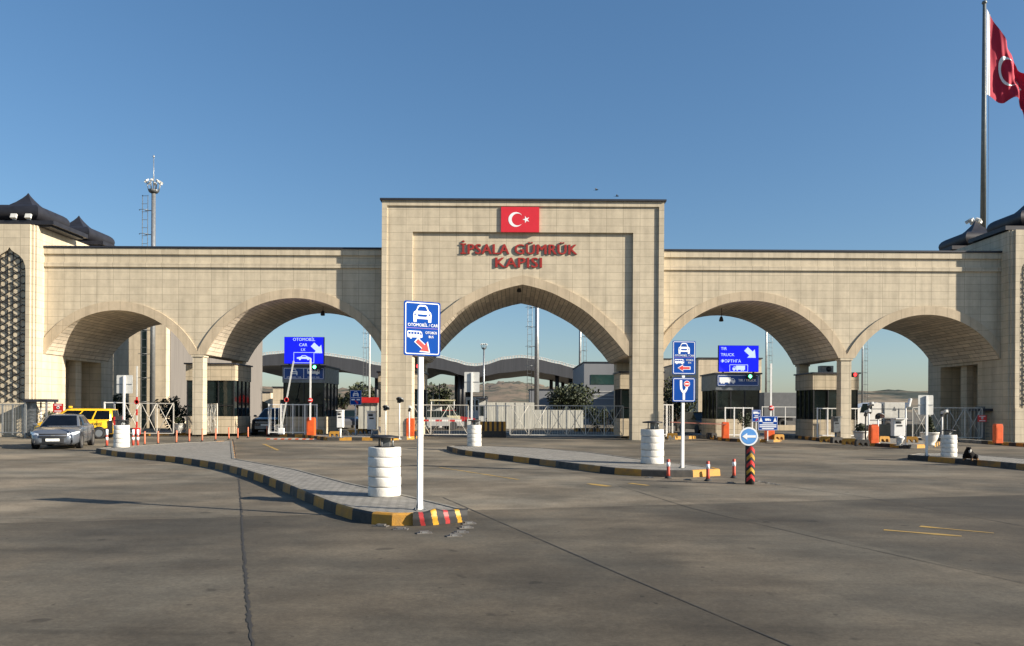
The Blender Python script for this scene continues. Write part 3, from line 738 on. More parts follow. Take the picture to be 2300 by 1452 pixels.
# --- second sign with two panels
p0 = G(1533, 1052, .155); t = thing('road_sign', 'two blue panels on one white post, red arrow pointing left above a dead end fork', 'road sign', p0, R(9))
d0 = p0.y; k = d0/F; post(t, H+(920-770)*k-.155)
carbus_sign(t, 54*k, 75*k, H+(920-804)*k-.155, 0, 'left')
p, y = panel(t, 53*k, 54*k, H+(920-876)*k-.155, m=sblue, name='fork_panel')
b = MB(); w_ = 53*k
pts = [(0, -.42), (0, -.12)]; 
def stroke(b, pts, w, y, d=.003, mi=0):
    rows = []
    for i, q in enumerate(pts):
        a = Vector(pts[max(0, i-1)]); c = Vector(pts[min(len(pts)-1, i+1)]); dv = (c-a).normalized(); nn = Vector((-dv.y, dv.x))*w/2; q = Vector(q)
        rows.append([(q.x+nn.x, y-d, q.y+nn.y), (q.x-nn.x, y-d, q.y-nn.y)])
    b.grid(rows, mi, smooth=False)
S_ = lambda q: [(x*w_, z*w_) for x, z in q]
stroke(b, S_([(0, -.42), (0, -.1)]), .1*w_, y); stroke(b, S_([(0, -.12), (-.07, -.05), (-.12, .05), (-.13, .2), (-.13, .4)]), .1*w_, y, .0035); stroke(b, S_([(0, -.12), (.06, -.05), (.12, .05), (.13, .16)]), .1*w_, y, .004)
b.build('fork_symbol', swhite, p, recalc=False)
b = MB(); C8 = lambda r, n=20: [(.13*w_+r*w_*math.cos(2*math.pi*i/n), .25*w_+r*w_*math.sin(2*math.pi*i/n)) for i in range(n)]
b.prism(C8(.135), y-.007, y-.003, 0); b.prism(C8(.115), y-.009, y-.006, 1); b.prism([(.05*w_, .225*w_), (.21*w_, .225*w_), (.21*w_, .275*w_), (.05*w_, .275*w_)], y-.011, y-.008, 0); b.build('no_entry_disc', [swhite, red], p)
# --- signs seen from behind
def back_sign(label, px, py, x0, x1, y0, y1, z=.155, ym=None):
    p0 = G(px, py, z); d = p0.y; k = d/F; hy = CY - (px-CX)*-S
    hz = lambda yy: H+(918+S*(px-1150)-yy)*k-z
    t = thing('road_sign', label, 'road sign', p0, 0, 'signs seen from behind'); post(t, hz(y0)-.02, .07, .05)
    w = (x1-x0)*k; h = (y1-y0)*k
    b = MB(); b.prism(rrect(w, h, .03), .035, .047); p = b.build('panel', [offw], t, (((x0+x1)/2-px)*k, 0, (hz(y0)+hz(y1))/2))
    b = MB(); [b.box((0, .03, zz*h), (w*.94, .014, .03)) for zz in (0.0,)]; b.build('rail', galv, p)
    if ym:
        pass
back_sign('white back of a sign beside the left tyre stack, near the silver car', 278, 1004, 260, 296, 843, 884)
back_sign('grey back of a tall sign beside the small tyre stack before the centre arch', 1059, 1003, 1042, 1076, 836, 881)
back_sign('white back of a sign on a post near the lying dog', 2081, 1025, 2063, 2097, 888, 932)
# --- small blue signs at the barriers
def small_sign(label, px, py, x0, x1, y0, y1, kind, z=.16):
    p0 = G(px, py, z); d = p0.y; k = d/F; hz = lambda yy: H+(918+S*(px-1150)-yy)*k-z
    t = thing('lane_sign', label, 'road sign', p0, 0, 'small blue lane signs'); post(t, hz(y0)-.02, .05, .04)
    w, h = (x1-x0)*k, (y1-y0)*k
    p, y = panel(t, w, h, (hz(y0)+hz(y1))/2, -.03, sblue, bw=.012, inset=.015, rad=.02); p.location.x = ((x0+x1)/2-px)*k
    b = MB()
    if kind == 'car':
        picto_car(b, 0, h*.25, w*.5, y); b.box((0, y-.003, 0), (w*.8, .004, h*.03), 0)
        for sx in (-1, 1): b.box((sx*w*.22, y-.003, -h*.14), (w*.3, .004, h*.09), 0)
        arrow(b, w*.08, -h*.3, w*.36, w*.09, w*.24, w*.15, -40, y-.002, .003, 2)
    elif kind == 'truck':
        picto_truck(b, 0, h*.25, w*.7, y); b.box((0, y-.003, 0), (w*.4, .004, h*.07), 0); b.box((0, y-.003, -h*.14), (w*.6, .004, h*.06), 0); arrow(b, w*.05, -h*.32, w*.36, w*.09, w*.24, w*.15, 40, y-.002, .003, 2)
    else:
        picto_truck(b, 0, h*.24, w*.3, y)
        for sx in (-1, 1): b.prism([(sx*w*.36-w*.09, h*.1), (sx*w*.36+w*.09, h*.1), (sx*w*.36, h*.42)], y-.005, y, 0)
        b.box((0, y-.003, h*.02), (w*.55, .004, h*.07), 0)
        for i, ww in enumerate((.86, .86, .6)): b.box((0, y-.003, -h*(.12+.13*i)), (w*ww, .004, h*.075), 0)
    b.build('pictogram', [swhite, sblue, red], p)
small_sign('small blue car sign on a post beside the planter below the car display', 641, 974, 630, 650, 906, 934, 'car')
small_sign('small blue car sign with red arrow between two white ticket machines', 798, 977, 786, 812, 877, 910, 'car')
small_sign('small narrow blue truck sign, left of the wide blue notice', 1698, 984, 1688, 1708, 921, 948, 'truck')
small_sign('wide blue notice with two white triangles in front of the truck booth', 1724, 991, 1702, 1746, 935, 967, 'notice')

# --- big illuminated displays and booth sign boards
def display(label, x0, x1, y0, y1, lines, Y, arr, pic, boothx):
    a, c = at(x0, y0, Y), at(x1, y1, Y); w, h = c.x-a.x, a.z-c.z
    t = thing('lane_display', label, 'display sign', ((a.x+c.x)/2, Y, boothx[2]+.085), 0, 'blue illuminated lane displays')
    zc = (a.z+c.z)/2-boothx[2]-.085
    b = MB(); b.box((0, .1, zc), (w, .2, h), bev=.01); cab = b.build('cabinet', dark_cap, t)
    b = MB(); b.box((0, -.008, zc), (w-.03, .012, h-.03)); s = b.build('screen', led_blue, t)
    for body_, sz, x, z, al in lines: b = MB(); b.text(body_, sz*h, T(x*w, zc+z*h, -.016), .003, align=al, bold=.003); b.build('lettering', led_white, s)
    b = MB(); arrow(b, arr[0]*w, zc+arr[1]*h, .33*w, .13*w, .28*w, .16*w, -42, -.015, .003, 0); b.build('arrow', led_white, s)
    b = MB(); px_, pz, pw, ph = pic[:4]; border(b, pw*w, ph*h, .02, .025, 0, .003)
    bb = MB(); (picto_saloon if pic[4] == 'car' else picto_truck)(bb, px_*w, zc+pz*h, pw*w*.68, -.015, **({'flip': -1} if pic[4] == 'truck' else {})); bb.build('pictogram', [led_white, led_blue], s)
    b.build('pictogram_frame', led_white, s, (px_*w, -.0155, zc+pz*h), recalc=False)
    b = MB(); [b.box((sx*w*.38, .1, max(.02, (zc-h/2)/2)), (.08, .1, max(.04, zc-h/2))) for sx in (-1, 1)]; b.build('bracket', dark_cap, t)
display('blue lit display reading OTOMOBIL CAR, on the left booth roof', 638.5, 727, 757, 818, [('OTOMOBİL', .155, 0, .4, 'CENTER'), ('CAR', .155, -.02, .2, 'CENTER'), ('I.X', .14, -.02, .02, 'CENTER')], 42.5, (.34, .06), (0, -.27, .52, .4, 'car'), bx2)
display('blue lit display reading TIR TRUCK in Latin and Greek, on the right booth roof', 1614.5, 1704, 776, 836, [('TIR', .155, -.45, .37, 'LEFT'), ('TRUCK', .155, -.45, .14, 'LEFT'), ('ΦΟΡΤΗΓΑ', .155, -.45, -.1, 'LEFT')], 42.5, (.3, .2), (0, -.36, .46, .27, 'truck'), bx5)
def board(label, x0, x1, y0, y1, Y, kind):
    a, c = at(x0, y0, Y), at(x1, y1, Y); w, h = c.x-a.x, a.z-c.z
    t = thing('booth_sign', label, 'sign', ((a.x+c.x)/2, Y, (a.z+c.z)/2), 0, 'sign boards fixed to the booth fronts')
    p, y = panel(t, w, h, 0, 0, sblue2, bw=.02, inset=.03, rad=.05, th=.03)
    b = MB()
    if kind == 'car':
        picto_car(b, -w*.24, h*.12, h*.6, y); picto_bus(b, w*.24, h*.16, w*.3, y); b.box((0, y-.002, 0), (.025, .004, h*.86))
        b.text('OTOMOBİL / CAR', h*.16, T(-w*.24, -h*.32, y-.004), .003, bold=.002, sx=.95); b.text('OTOBÜS / BUS', h*.16, T(w*.24, -h*.32, y-.004), .003, bold=.002, sx=.95)
    else:
        picto_truck(b, -w*.26, 0, w*.38, y); b.text('TIR / TRUCK', h*.3, T(w*.22, -.0*h, y-.004), .003, bold=.006, sx=.95)
    b.build('pictogram', [swhite, sblue2], p)
board('dark blue board with car and bus symbols on the booth below the car display', 637, 728, 826, 853, 42.55, 'car')
board('dark blue board with a truck symbol on the booth below the truck display', 1611, 1704, 842, 868, 42.55, 'truck')

# --- traffic lights on the booths and columns
def lamp_signal(label, px, py, Y, m, side):
    p = at(px, py, Y); t = thing('signal_light', label, 'traffic light', p, 0, 'lane signal lights')
    b = MB(); b.box((0, .1, 0), (.5, .2, .26), bev=.02); b.box((side*.3, .14, 0), (.2, .04, .05)); b.build('housing', blk, t)
    b = MB(); b.lathe([(.1, 0), (.095, .02), (.06, .035), (0.001, .04)], 18, M=Matrix.Translation((-side*.08, -.001, 0)) @ Matrix.Rotation(R(90), 4, 'X')); b.build('lens', m, t)
    b = MB(); b.lathe([(.115, 0), (.118, .1), (.105, .1), (.105, 0)], 18, M=Matrix.Translation((-side*.08, 0, 0)) @ Matrix.Rotation(R(90), 4, 'X')); b.build('hood', blk, t)
lamp_signal('red lit signal on the left pier of the centre arch', 936, 823, 41.35, lred, -1)
lamp_signal('green lit signal under the blue car display', 710, 825, 42.2, lgreen, 1)
lamp_signal('green lit signal under the blue truck display', 1688, 846, 42.2, lgreen, 1)
lamp_signal('red lit signal beside the slim column at right', 1917, 842, 41.6, lred, -1)

# --- lanterns hanging from the vaults
def lantern(label, px, ytop, ylamp, Y):
    a, c = at(px, ytop, Y), at(px, ylamp, Y); L = a.z-c.z
    t = thing('hanging_lamp', label, 'lamp', c, 0, 'lamps hanging in the arches')
    b = MB(); b.tube([(0, 0, .1), (.02, 0, L*.5), (0, 0, L)], .018, 6); b.lathe([(.07, L-.03), (.07, L+.02)], 10); b.build('cord', blk, t)
    b = MB(); b.lathe([(.02, .16), (.07, .12), (.11, .0), (.13, -.1), (.1, -.14), (.001, -.15)], 14); b.build('lamp_shade', blk, t)
lantern('dark lamp hanging by a rod in the arch above the car display', 725, 683, 704, 43.5)
lantern('dark lamp hanging by a curved cord in the arch above the truck display', 1620, 686, 717, 43.5)
lantern('small dark lamp at the very tip of the pointed centre arch', 1166, 638, 651, 41.2)

# ---------------------------------------------------------------- tyre bins
def tyre_bin():
    t = thing('tyre_bin', 'stack of five white painted tyres with a dark disc lid, nearest the camera', 'tyre stack')
    hh = .166
    for i in range(5):
        b = MB(); r = .275; pr = [(.17, .02), (.2, .004), (.245, .004)] 
        for zz, rr in ((.004, .267), (.012, .273), (.03, .2755), (hh/2, .2765), (hh-.03, .2755), (hh-.012, .273), (hh-.004, .267)): pr.append((rr, zz))
        pr += [(.245, hh-.004), (.2, hh-.004), (.17, hh-.02), (.17, .02)]
        b.lathe(pr, 40); o = b.build('tyre', wtyre, t, (rnd.uniform(-.006, .006), rnd.uniform(-.006, .006), i*hh+.001), rnd.uniform(0, 6)); o.rotation_euler.x = rnd.uniform(-.012, .012)
    b = MB(); b.lathe([(.001, .7), (.168, .7), (.168, .845), (.15, .845), (.15, .72), (.001, .72)], 24); b.build('liner', blk, t)
    b = MB(); b.lathe([(.001, .985), (.24, .98), (.245, .995), (.24, 1.01), (.1, 1.03), (.001, 1.035)], 28); lid = b.build('lid', blk, t)
    b = MB()
    for k in range(3): a = R(20+120*k); b.cyl((.14*math.cos(a), .14*math.sin(a), .8), (.14*math.cos(a), .14*math.sin(a), .99), .014, seg=8)
    b.box((.03, 0, .9), (.12, .1, .16)); b.build('bracket', steel, t)
    return t
tb = tyre_bin(); g_ = 'white tyre stacks on the traffic islands'
tb['group'] = g_; A = G(863, 1118, .157); A.y += .26; A.x *= 1+.26/A.y; tb.location = A
for px, py, h, lab in ((1465, 1043, 77, 'white tyre stack with a dark lid beside the post with two blue panels'), (1065, 1003.5, 48, 'small white tyre stack in front of the black and yellow barrier'),
                       (273, 1006, 50, 'white tyre stack beside the silver car and the red and white posts'), (2131, 1027, 49, 'white tyre stack between the sign back and the lying dog')):
    q = G(px, py, .157); q = Vector((q.x*(1+.24/q.y), q.y+.24, q.z)); dup(tb, q, rnd.uniform(0, 6), lab, g_, h*q.y/F/.83)

# ---------------------------------------------------------------- kerb-nose guard, studs, flexible posts, chevron post
chv = {'r': mat('guard_red', (.36, .03, .03), .55, 0, .2, 8), 'y': mat('guard_yellow', (.52, .28, .02), .55, 0, .2, 8)}
t = thing('nose_guard', 'black rubber guard with red and yellow bands wrapped round the near kerb nose', 'kerb guard', (0, 0, 0))
pp = [G(x, y) for x, y in ((928, 1181.5), (955, 1181), (985, 1178.5), (1015, 1175.5), (1050, 1172))]
b = MB(); n = 96; rows = []
for i in range(n+1):
    f = i/n*(len(pp)-1); j = min(int(f), len(pp)-2); p = pp[j].lerp(pp[j+1], f-j); bulge = .02+.03*math.sin(math.pi*min(1, max(0, (i/n-.25)/.3)))*(1 if .25 < i/n < .55 else .2)
    hgt = .18+.035*math.exp(-((i/n-.42)/.12)**2)
    K = [p+Vector((0, -.012-bulge*.6, .002)), p+Vector((0, -.03-bulge, hgt*.6)), p+Vector((0, -.005-bulge*.5, hgt)), p+Vector((0, .06, hgt+.008)), p+Vector((.005, .09, hgt-.02))]
    rows.append([K[j // 4].lerp(K[min(4, j // 4+1)], (j % 4)/4) for j in range(17)])
b.grid(rows, smooth=True); o = b.build('guard_body', [rubber, chv['r'], chv['y']], t, recalc=True)
for i, p in enumerate(o.data.polygons):
    k = i//16; mi = 0
    u = k/4 + (i % 16)*.16 - (.7 if i % 16 > 8 else 0)*0
    for a0, a1, m in ((3.8, 6.0, 1), (9.6, 12.0, 2), (15.2, 17.2, 1), (20.2, 21.9, 2)):
        if a0 <= u <= a1: mi = m
    p.material_index = mi
def stud_proto():
    t = thing('road_stud', '', 'road stud')
    b = MB(); b.slab([(-.1, -.055), (.1, -.055), (.1, .055), (-.1, .055)], 0, .012); b.slab([(-.06, -.04), (.06, -.04), (.06, .04), (-.06, .04)], .012, .03); b.build('base', mat('stud_metal', (.16, .15, .14), .6, .3, .3, 20), t)
    b = MB(); b.box((0, -.043, .019), (.07, .006, .011)); b.build('reflector', galv, t); return t
st = None
near_st = [(856, 1182.5), (900, 1190), (953, 1198.5), (1020, 1205), (1036, 1197.5), (1046, 1186.5), (1053, 1177)]
sl_ = ['flat metal road stud lying farthest left below the yellow kerb nose', 'second flat road stud from the left below the yellow kerb nose', 'third flat road stud from the left below the kerb nose guard', 'nearest flat road stud to the camera, below the kerb nose guard',
       'flat road stud just behind the nearest one, right of the kerb nose', 'flat road stud right of the kerb nose, third from the guard end', 'flat road stud farthest back beside the end of the kerb nose guard']
far_st = [(1460, 1074), (1545, 1079), (1641, 1086)] + [(1704+11*i, 1082+2*i) for i in range(5)]
sl_ += ['flat road stud before the long black kerb stretch of the middle island', 'flat road stud between the two front red and white posts', 'flat road stud between the right red and white post and the chevron post']
sl_ += [ORD[i]+' stud from the chevron post in the slanting row to its right' for i in range(5)]
for i, (px, py) in enumerate(near_st+far_st):
    q = G(px, py, .001); rz = rnd.uniform(-.3, .3)
    if st is None: st = stud_proto(); st['group'] = 'metal road studs around the island noses'; st['label'] = sl_[0]; st.location = q; st.rotation_euler.z = rz
    else: dup(st, q, rz, sl_[i], scale=.6 if i > 9 else None)
def flexpost(name, h, r, bands, m, base=True):
    t = thing(name, '', 'bollard')
    b = MB(); b.lathe([(r*2.2, 0), (r*2.2, .015), (r*1.5, .04), (r*1.1, .06)], 16); b.build('base', rubber if base else m, t)
    b = MB(); b.lathe([(r*1.1, .05), (r, h*.3), (r, h*.96), (r*.7, h), (.001, h)], 14); p = b.build('post', m, t)
    for z0, z1 in bands:
        b = MB(); b.lathe([(r+.003, h*z0), (r+.003, h*z1)], 14); b.build('reflective_band', swhite, p)
    return t
fp_ = flexpost('flexible_post', .46, .04, ((.62, .85),), redd); fp_['group'] = 'red and white posts at the middle island nose'
spots = ((1501, 1075, 'red and white flexible post nearest the post with two blue panels'), (1590, 1081, 'red and white flexible post standing in front of the yellow kerb end'), (1648.5, 1074, 'red and white flexible post standing alone just left of the chevron post'))
for i, (px, py, lab) in enumerate(spots):
    q = G(px, py); 
    if i == 0: fp_.location = q; fp_['label'] = lab
    else: dup(fp_, q, 0, lab)
fw = flexpost('flexible_post', .73, .045, ((.38, .55), (.66, .98)), redd); fw['group'] = 'tall red and white posts near the left tyre stack'
for i, (px, py, lab) in enumerate(((240, 1004.5, 'red and white post standing left of the left tyre stack, behind the silver car'), (299, 1004.5, 'red and white post just right of the left tyre stack, the left of the pair'), (309.5, 1004.5, 'red and white post just right of the left tyre stack, the right of the pair'))):
    q = G(px, py)
    if i == 0: fw.location = q; fw['label'] = lab
    else: dup(fw, q, 0, lab)
og_ = mat('faded_orange', (.62, .17, .085), .6, 0, .12)
fo_ = flexpost('flexible_post', .60, .034, (), og_); fo_['group'] = 'row of faded orange posts along the island edge'
row = [(325, 1001), (355, 998.5), (396, 996.5), (425, 994.5), (454, 992.5), (484, 990), (514, 988), (534, 986.5), (557, 984.5), (600, 980)]
for i, (px, py) in enumerate(row):
    q = G(px, py); lab = 'faded orange post, %s from the left tyre stack in its row' % ORD[i]
    if i == 0: fo_.location = q; fo_['label'] = lab
    else: dup(fo_, q, 0, lab, scale=(1, 1, rnd.uniform(.94, 1.05))).rotation_euler.x = rnd.uniform(-.04, .04)
# chevron post with the round arrow sign
q = G(1684, 1088); k = q.y/F
t = thing('chevron_post', 'thick black post with yellow and red chevron bands right of the middle island', 'bollard', q)
hp = .86; b = MB(); b.lathe([(.1, 0), (.1, hp-.01), (.085, hp)], 24); b.build('post', rubber, t)
for i in range(5):
    b = MB(); zc = .12+i*.155; rows = []
    for a in range(-60, 61, 10):
        x = .1025*math.sin(R(a)); y = -.1025*math.cos(R(a)); dz = .07-abs(a)*.0017
        rows.append([(x, y, zc+dz-.04), (x, y, zc+dz+.045)])
    b.grid(rows); b.build('chevron_band', [red if i % 2 == 0 else chv['y']], t, recalc=False)
t2 = thing('arrow_sign', 'round pale blue sign with a white arrow pointing left, on the chevron post', 'road sign', q+Vector((-.05, -.02, hp)))
zc = H+(921-980.5)*k-hp
b = MB(); M90 = Matrix.Translation((0, -.05, zc)) @ Matrix.Rotation(R(90), 4, 'X')
b.lathe([(.001, 0), (.205, 0), (.205, .012), (.001, .012)], 40, M=M90, smooth=False); disc = b.build('disc', swhite, t2)
b = MB(); b.lathe([(.001, .0125), (.17, .0125), (.17, .015), (.001, .0155)], 40, M=M90, smooth=False); b.build('face', mat('pale_sign_blue', (.10, .30, .68), .4), t2)
b = MB(); arrow(b, 0, zc, .3, .055, .15, .11, 180, -.067, .003, 0); b.build('arrow', swhite, disc)
b = MB(); b.cyl((0, 0, -.04), (0, 0, zc-.1), .02); b.box((0, -.025, zc), (.05, .05, .2)); b.build('bracket', galv, t2)

# ---------------------------------------------------------------- lattice gates and fences
def lattice(label, x0, x1, Y0, Y1, n, ztop=1.82, zbot=.2, cat='gate', fine=.14, half=False, name='lattice_gate', group='white lattice gates across the arches', m=None):
    m = m or mat('cream_gate_paint', (.50, .475, .42), .5, 0, .15, 3)
    a, c = Vector((XA(x0, Y0), Y0, 0)), Vector((XA(x1, Y1), Y1, 0)); L = (c-a).length; ang = math.atan2(c.y-a.y, c.x-a.x)
    t = thing(name, label, cat, a, ang, group)
    b = MB()
    for z in (zbot, ztop): b.box((L/2, 0, z), (L, .045, .045))
    for i in range(n+1): b.box((L*i/n, 0, (zbot+ztop)/2), (.048, .04, ztop-zbot-.047))
    b.build('frame', m, t)
    b = MB()
    for i in range(n):
        xa, xb = L*i/n+.03, L*(i+1)/n-.03
        prs = [((xa, zbot), (xb, ztop)), ((xa, ztop), (xb, zbot))] if not half else ([((xa, zbot), (xb, ztop))] if i % 2 else [((xa, ztop), (xb, zbot))])
        for j, (p, q) in enumerate(prs): b.tube([(p[0], -.012+.03*j, p[1]), (q[0], -.012+.03*j, q[1])], .017, 6)
    b.build('brace', m, t)
    if fine:
        b = MB(); k = int(L/fine)
        for i in range(k): b.box((L*(i+.5)/k, .03, (zbot+ztop)/2), (.012, .012, ztop-zbot-.05))
        b.build('bars', galv, t)
    return t
lattice('white cross braced gate beside the yellow taxi, behind the orange posts', 279, 390, 40.97, 40.97, 3, fine=0)
lattice('short white gate leaf with narrow crosses standing open by the left column', 442, 488, 43.0, 41.6, 3)
lattice('white gate panels in front of the dark booth below the car display', 604, 714, 42.0, 42.0, 4, fine=.3, half=True, cat='gate') if False else None
lattice('white braced gate closing the left half of the centre arch', 926, 1052, 41.7, 41.7, 3, half=True)
lattice('long white braced gate closing the right half of the centre arch', 1146, 1400, 41.7, 41.7, 6)
lattice('white braced gate closing the far right arch, red notice on it', 2050, 2206, 41.3, 41.3, 4, fine=.16)
def rail_fence(label, x0, x1, Y, n, ztop, zbot=.16, rails=2, fine=0, cat='fence', m=white):
    a = Vector((XA(x0, Y), Y, 0)); L = XA(x1, Y)-a.x
    t = thing('rail_fence', label, cat, a, 0, 'plain white fences between the lanes')
    b = MB()
    for i in range(rails): b.box((L/2, 0, zbot+.1+(ztop-zbot-.1)*i/(rails-1)), (L, .05, .05))
    b.build('rail', m, t)
    for i in range(n+1):
        b = MB(); b.box((L*i/n, .001, (ztop+.04)/2+.07), (.06, .062, ztop-.1)); b.build('post', m, t)
    if fine:
        b = MB(); k = int(L/fine)
        for i in range(k): b.box((L*(i+.5)/k, .002, (zbot+.1+ztop)/2), (.016, .016, ztop-zbot-.1))
        b.build('bars', m, t)
rail_fence('white open fence in front of the dark booth below the car display', 604, 712, 42.0, 4, 1.8, fine=.22)
rail_fence('short white barred fence between the left sign back and the taxi', 235, 279, 40.97, 2, 1.85)
rail_fence('white barred fence beside the black and yellow barrier in the centre arch', 1060, 1146, 43.9, 3, 1.8, fine=.14)
rail_fence('grey barred fence right of the right centre pier', 1484, 1511, 42.0, 2, 1.9, fine=.1)
rail_fence('white fence frame in front of the booth below the truck display', 1629, 1690, 41.9, 3, 1.75)
rail_fence('white fence with slim posts in front of the booth behind the right column', 1836, 1928, 41.9, 4, 1.75, fine=.3)
rail_fence('white guard fence with long rails far behind the truck booth', 1712, 1790, 62, 3, 1.9, rails=3)
rail_fence('white guard fence behind the orange barrier box at far right', 1952, 2052, 50, 3, 1.75, rails=3)
# ---------------------------------------------------------------- plants
def leaves(b, centre, rad, n, size, mi=0, flat=.8, clumps=0):
    cs = [Vector((0, 0, 0))] if not clumps else [Vector((rnd.gauss(0, .42), rnd.gauss(0, .42), rnd.gauss(0, .38))) for _ in range(clumps)]
    for _ in range(n):
        c = rnd.choice(cs); 
        while True:
            d = Vector((rnd.uniform(-1, 1), rnd.uniform(-1, 1), rnd.uniform(-1, 1)))
            if d.length <= 1: break
        p = (c + d*(.45 if clumps else 1)); p = Vector((p.x*rad[0], p.y*rad[1], p.z*rad[2])) + Vector(centre)
        q = Vector((rnd.uniform(-1, 1), rnd.uniform(-1, 1), rnd.uniform(-1, 1))).normalized(); u = q.orthogonal().normalized(); v = q.cross(u); s = size*rnd.uniform(.6, 1.3)
        b.face([p-u*s, p+v*s*.55, p+u*s, p-v*s*.55], mi if not isinstance(mi, (tuple, list)) else rnd.choice(mi))
def tree(name, label, base, h, w, n, size, ms=(leafA, leafB), trunk_h=.35, clumps=14, cat='tree', group=None, rz=0, flat=1):
    t = thing(name, label, cat, base, rz, group)
    b = MB(); tr = max(.02, w*.035); b.cyl((0, 0, 0), (0, 0, h*trunk_h*1.2), tr, tr*.7, 8)
    for k in range(6):
        a = 2*math.pi*k/6+rnd.uniform(-.3, .3); r = w*.28
        b.tube([(0, 0, h*trunk_h*.8), (r*.5*math.cos(a), r*.5*math.sin(a)*flat, h*(trunk_h+.12)), (r*math.cos(a), r*math.sin(a)*flat, h*rnd.uniform(.55, .8))], [tr*.55, tr*.35, tr*.15], 6)
    b.build('trunk', bark, t)
    b = MB(); hc = h*(1-trunk_h*.8); leaves(b, (0, 0, h*trunk_h*.8+hc/2), (w/2, w/2*flat, hc/2), n, size, list(range(len(ms))), clumps=clumps)
    b.build('crown', list(ms), t, recalc=False); return t
def planter(label, px, py, k=1., plant='ball', z=.16):
    q = G(px, py, z); t = thing('planter', label, 'planter', q, 0, 'white bowl planters between the lanes'); t.scale = (k, k, k)
    b = MB(); b.lathe([(.17, 0), (.2, .02), (.17, .07), (.27, .22), (.33, .4), (.345, .5), (.36, .5), (.36, .54), (.32, .54), (.31, .46), (.001, .45)], 28); b.build('bowl', wtyre, t)
    b = MB(); b.lathe([(.001, .475), (.3, .475)], 20); b.build('soil', soil, t)
    b = MB()
    if plant == 'ball': leaves(b, (0, 0, .68), (.27, .27, .24), 520, .05, [0, 1])
    elif plant == 'cone':
        for i in range(7): leaves(b, (0, 0, .55+i*.09), (.25-i*.03, .25-i*.03, .08), 90, .05, [0, 1])
    else: leaves(b, (-.05, 0, .62), (.3, .22, .2), 200, .05, [0, 1], clumps=4)
    for k_ in range(3): b.cyl((rnd.uniform(-.05, .05), 0, .46), (rnd.uniform(-.1, .1), 0, .68), .012, seg=5, mi=2)
    b.build('shrub', [leafA, leafB, bark], t, recalc=False); return t
planter('white bowl planter with a round shrub, below the open gate leaf at left', 404, 973)
planter('white bowl planter with a conical shrub before the car display booth', 629, 975, .95, 'cone')
planter('white bowl planter with a sparse plant, at the foot of the left centre pier', 863, 979, .9, 'sparse')
planter('white bowl planter with a square trimmed shrub beside the slim right column', 1933, 993, .95)
planter('white bowl planter with tall yellowing shrub behind the sign back at right', 2088, 1001, 1.05, 'cone')
tree('potted_conifer', 'small dark conifer before the truck booth, above the round arrow sign', G(1671, 984, .16), 1.5, .55, 700, .05, (leafA,), .1, 10, 'plant')
tree('shrub', 'dark spiky shrub at the foot of the left tower, behind the silver car', G(98, 980, .02), 1.5, 1.3, 900, .09, (leafA, leafB), .12, 9, 'shrub')

# ---------------------------------------------------------------- concrete lane blocks with two holes
def lane_block(m):
    t = thing('lane_block', '', 'lane block')
    b = MB(); P = []
    outer = [(-.27, 0), (-.27, .2), (-.22, .27), (.22, .27), (.27, .2), (.27, 0), (.2, 0)]
    for cx in (.115, -.115):
        outer += [(cx+.075*math.cos(a), .075+.075*math.sin(a)) for a in [math.pi*k/6 for k in range(7)]]
        outer.append((cx-.075, 0))
    b.prism(outer, -.11, .11); o = b.build('block', m, t); return t
pb, kb = lane_block(yel), lane_block(kblk); used = {}
bl = [(752, 981, 'y', 'yellow lane block, leftmost beside the left white ticket machine'), (771, 979, 'k', 'black lane block just right of the left white ticket machine'), (788, 977, 'y', 'yellow lane block right of the left ticket machine, beside the blue car sign post'), (814, 974, 'y', 'yellow lane block between the blue car sign post and the right ticket machine'),
      (825, 974, 'k', 'black lane block at the foot of the right ticket machine by the left pier'), (915, 979, 'y', 'yellow lane block below the orange barrier box at the left centre pier'), (925.5, 980, 'k', 'black lane block between two yellow ones below the orange box at the left pier'), (935, 977, 'y', 'yellow lane block hidden partly by the near sign post, beside the left pier'), (953, 974, 'y', 'yellow lane block just right of the near sign post, before the centre gate'),
      (1855.5, 994, 'y', 'yellow lane block, leftmost of the row along the right island kerb'), (1879, 996, 'k', 'black lane block beside the grey payment post on the right island'), (1907, 999, 'y', 'yellow lane block below the slim right column'), (1936, 1002, 'k', 'black lane block in front of the planter with the trimmed shrub'), (1984, 993, 'y', 'yellow lane block behind the right island, beside the tilted lamp post'), (2047, 994, 'y', 'yellow lane block between the white ticket machine and the sign back at right'),
      (503, 973, 'k', 'black lane block right of the open white gate leaf at left'), (517, 973, 'y', 'orange yellow lane block below the booth corner at left'), (713, 976, 'y', 'yellow lane block beside the orange barrier box below the car display'), (1510, 985, 'y', 'yellow lane block at the end of the grey fence by the right centre pier'), (1748, 988, 'y', 'yellow lane block at the right end of the truck island'), (1598, 984, 'k', 'dark lane block at the left end of the truck island')]
for px, py, c, lab in bl:
    pr = pb if c == 'y' else kb; q = G(px, py, .155)
    if c not in used: used[c] = 1; pr.location = q; pr['label'] = lab; pr['group'] = 'black and yellow lane blocks'
    else: dup(pr, q, rnd.uniform(-.25, .25), lab, 'black and yellow lane blocks')

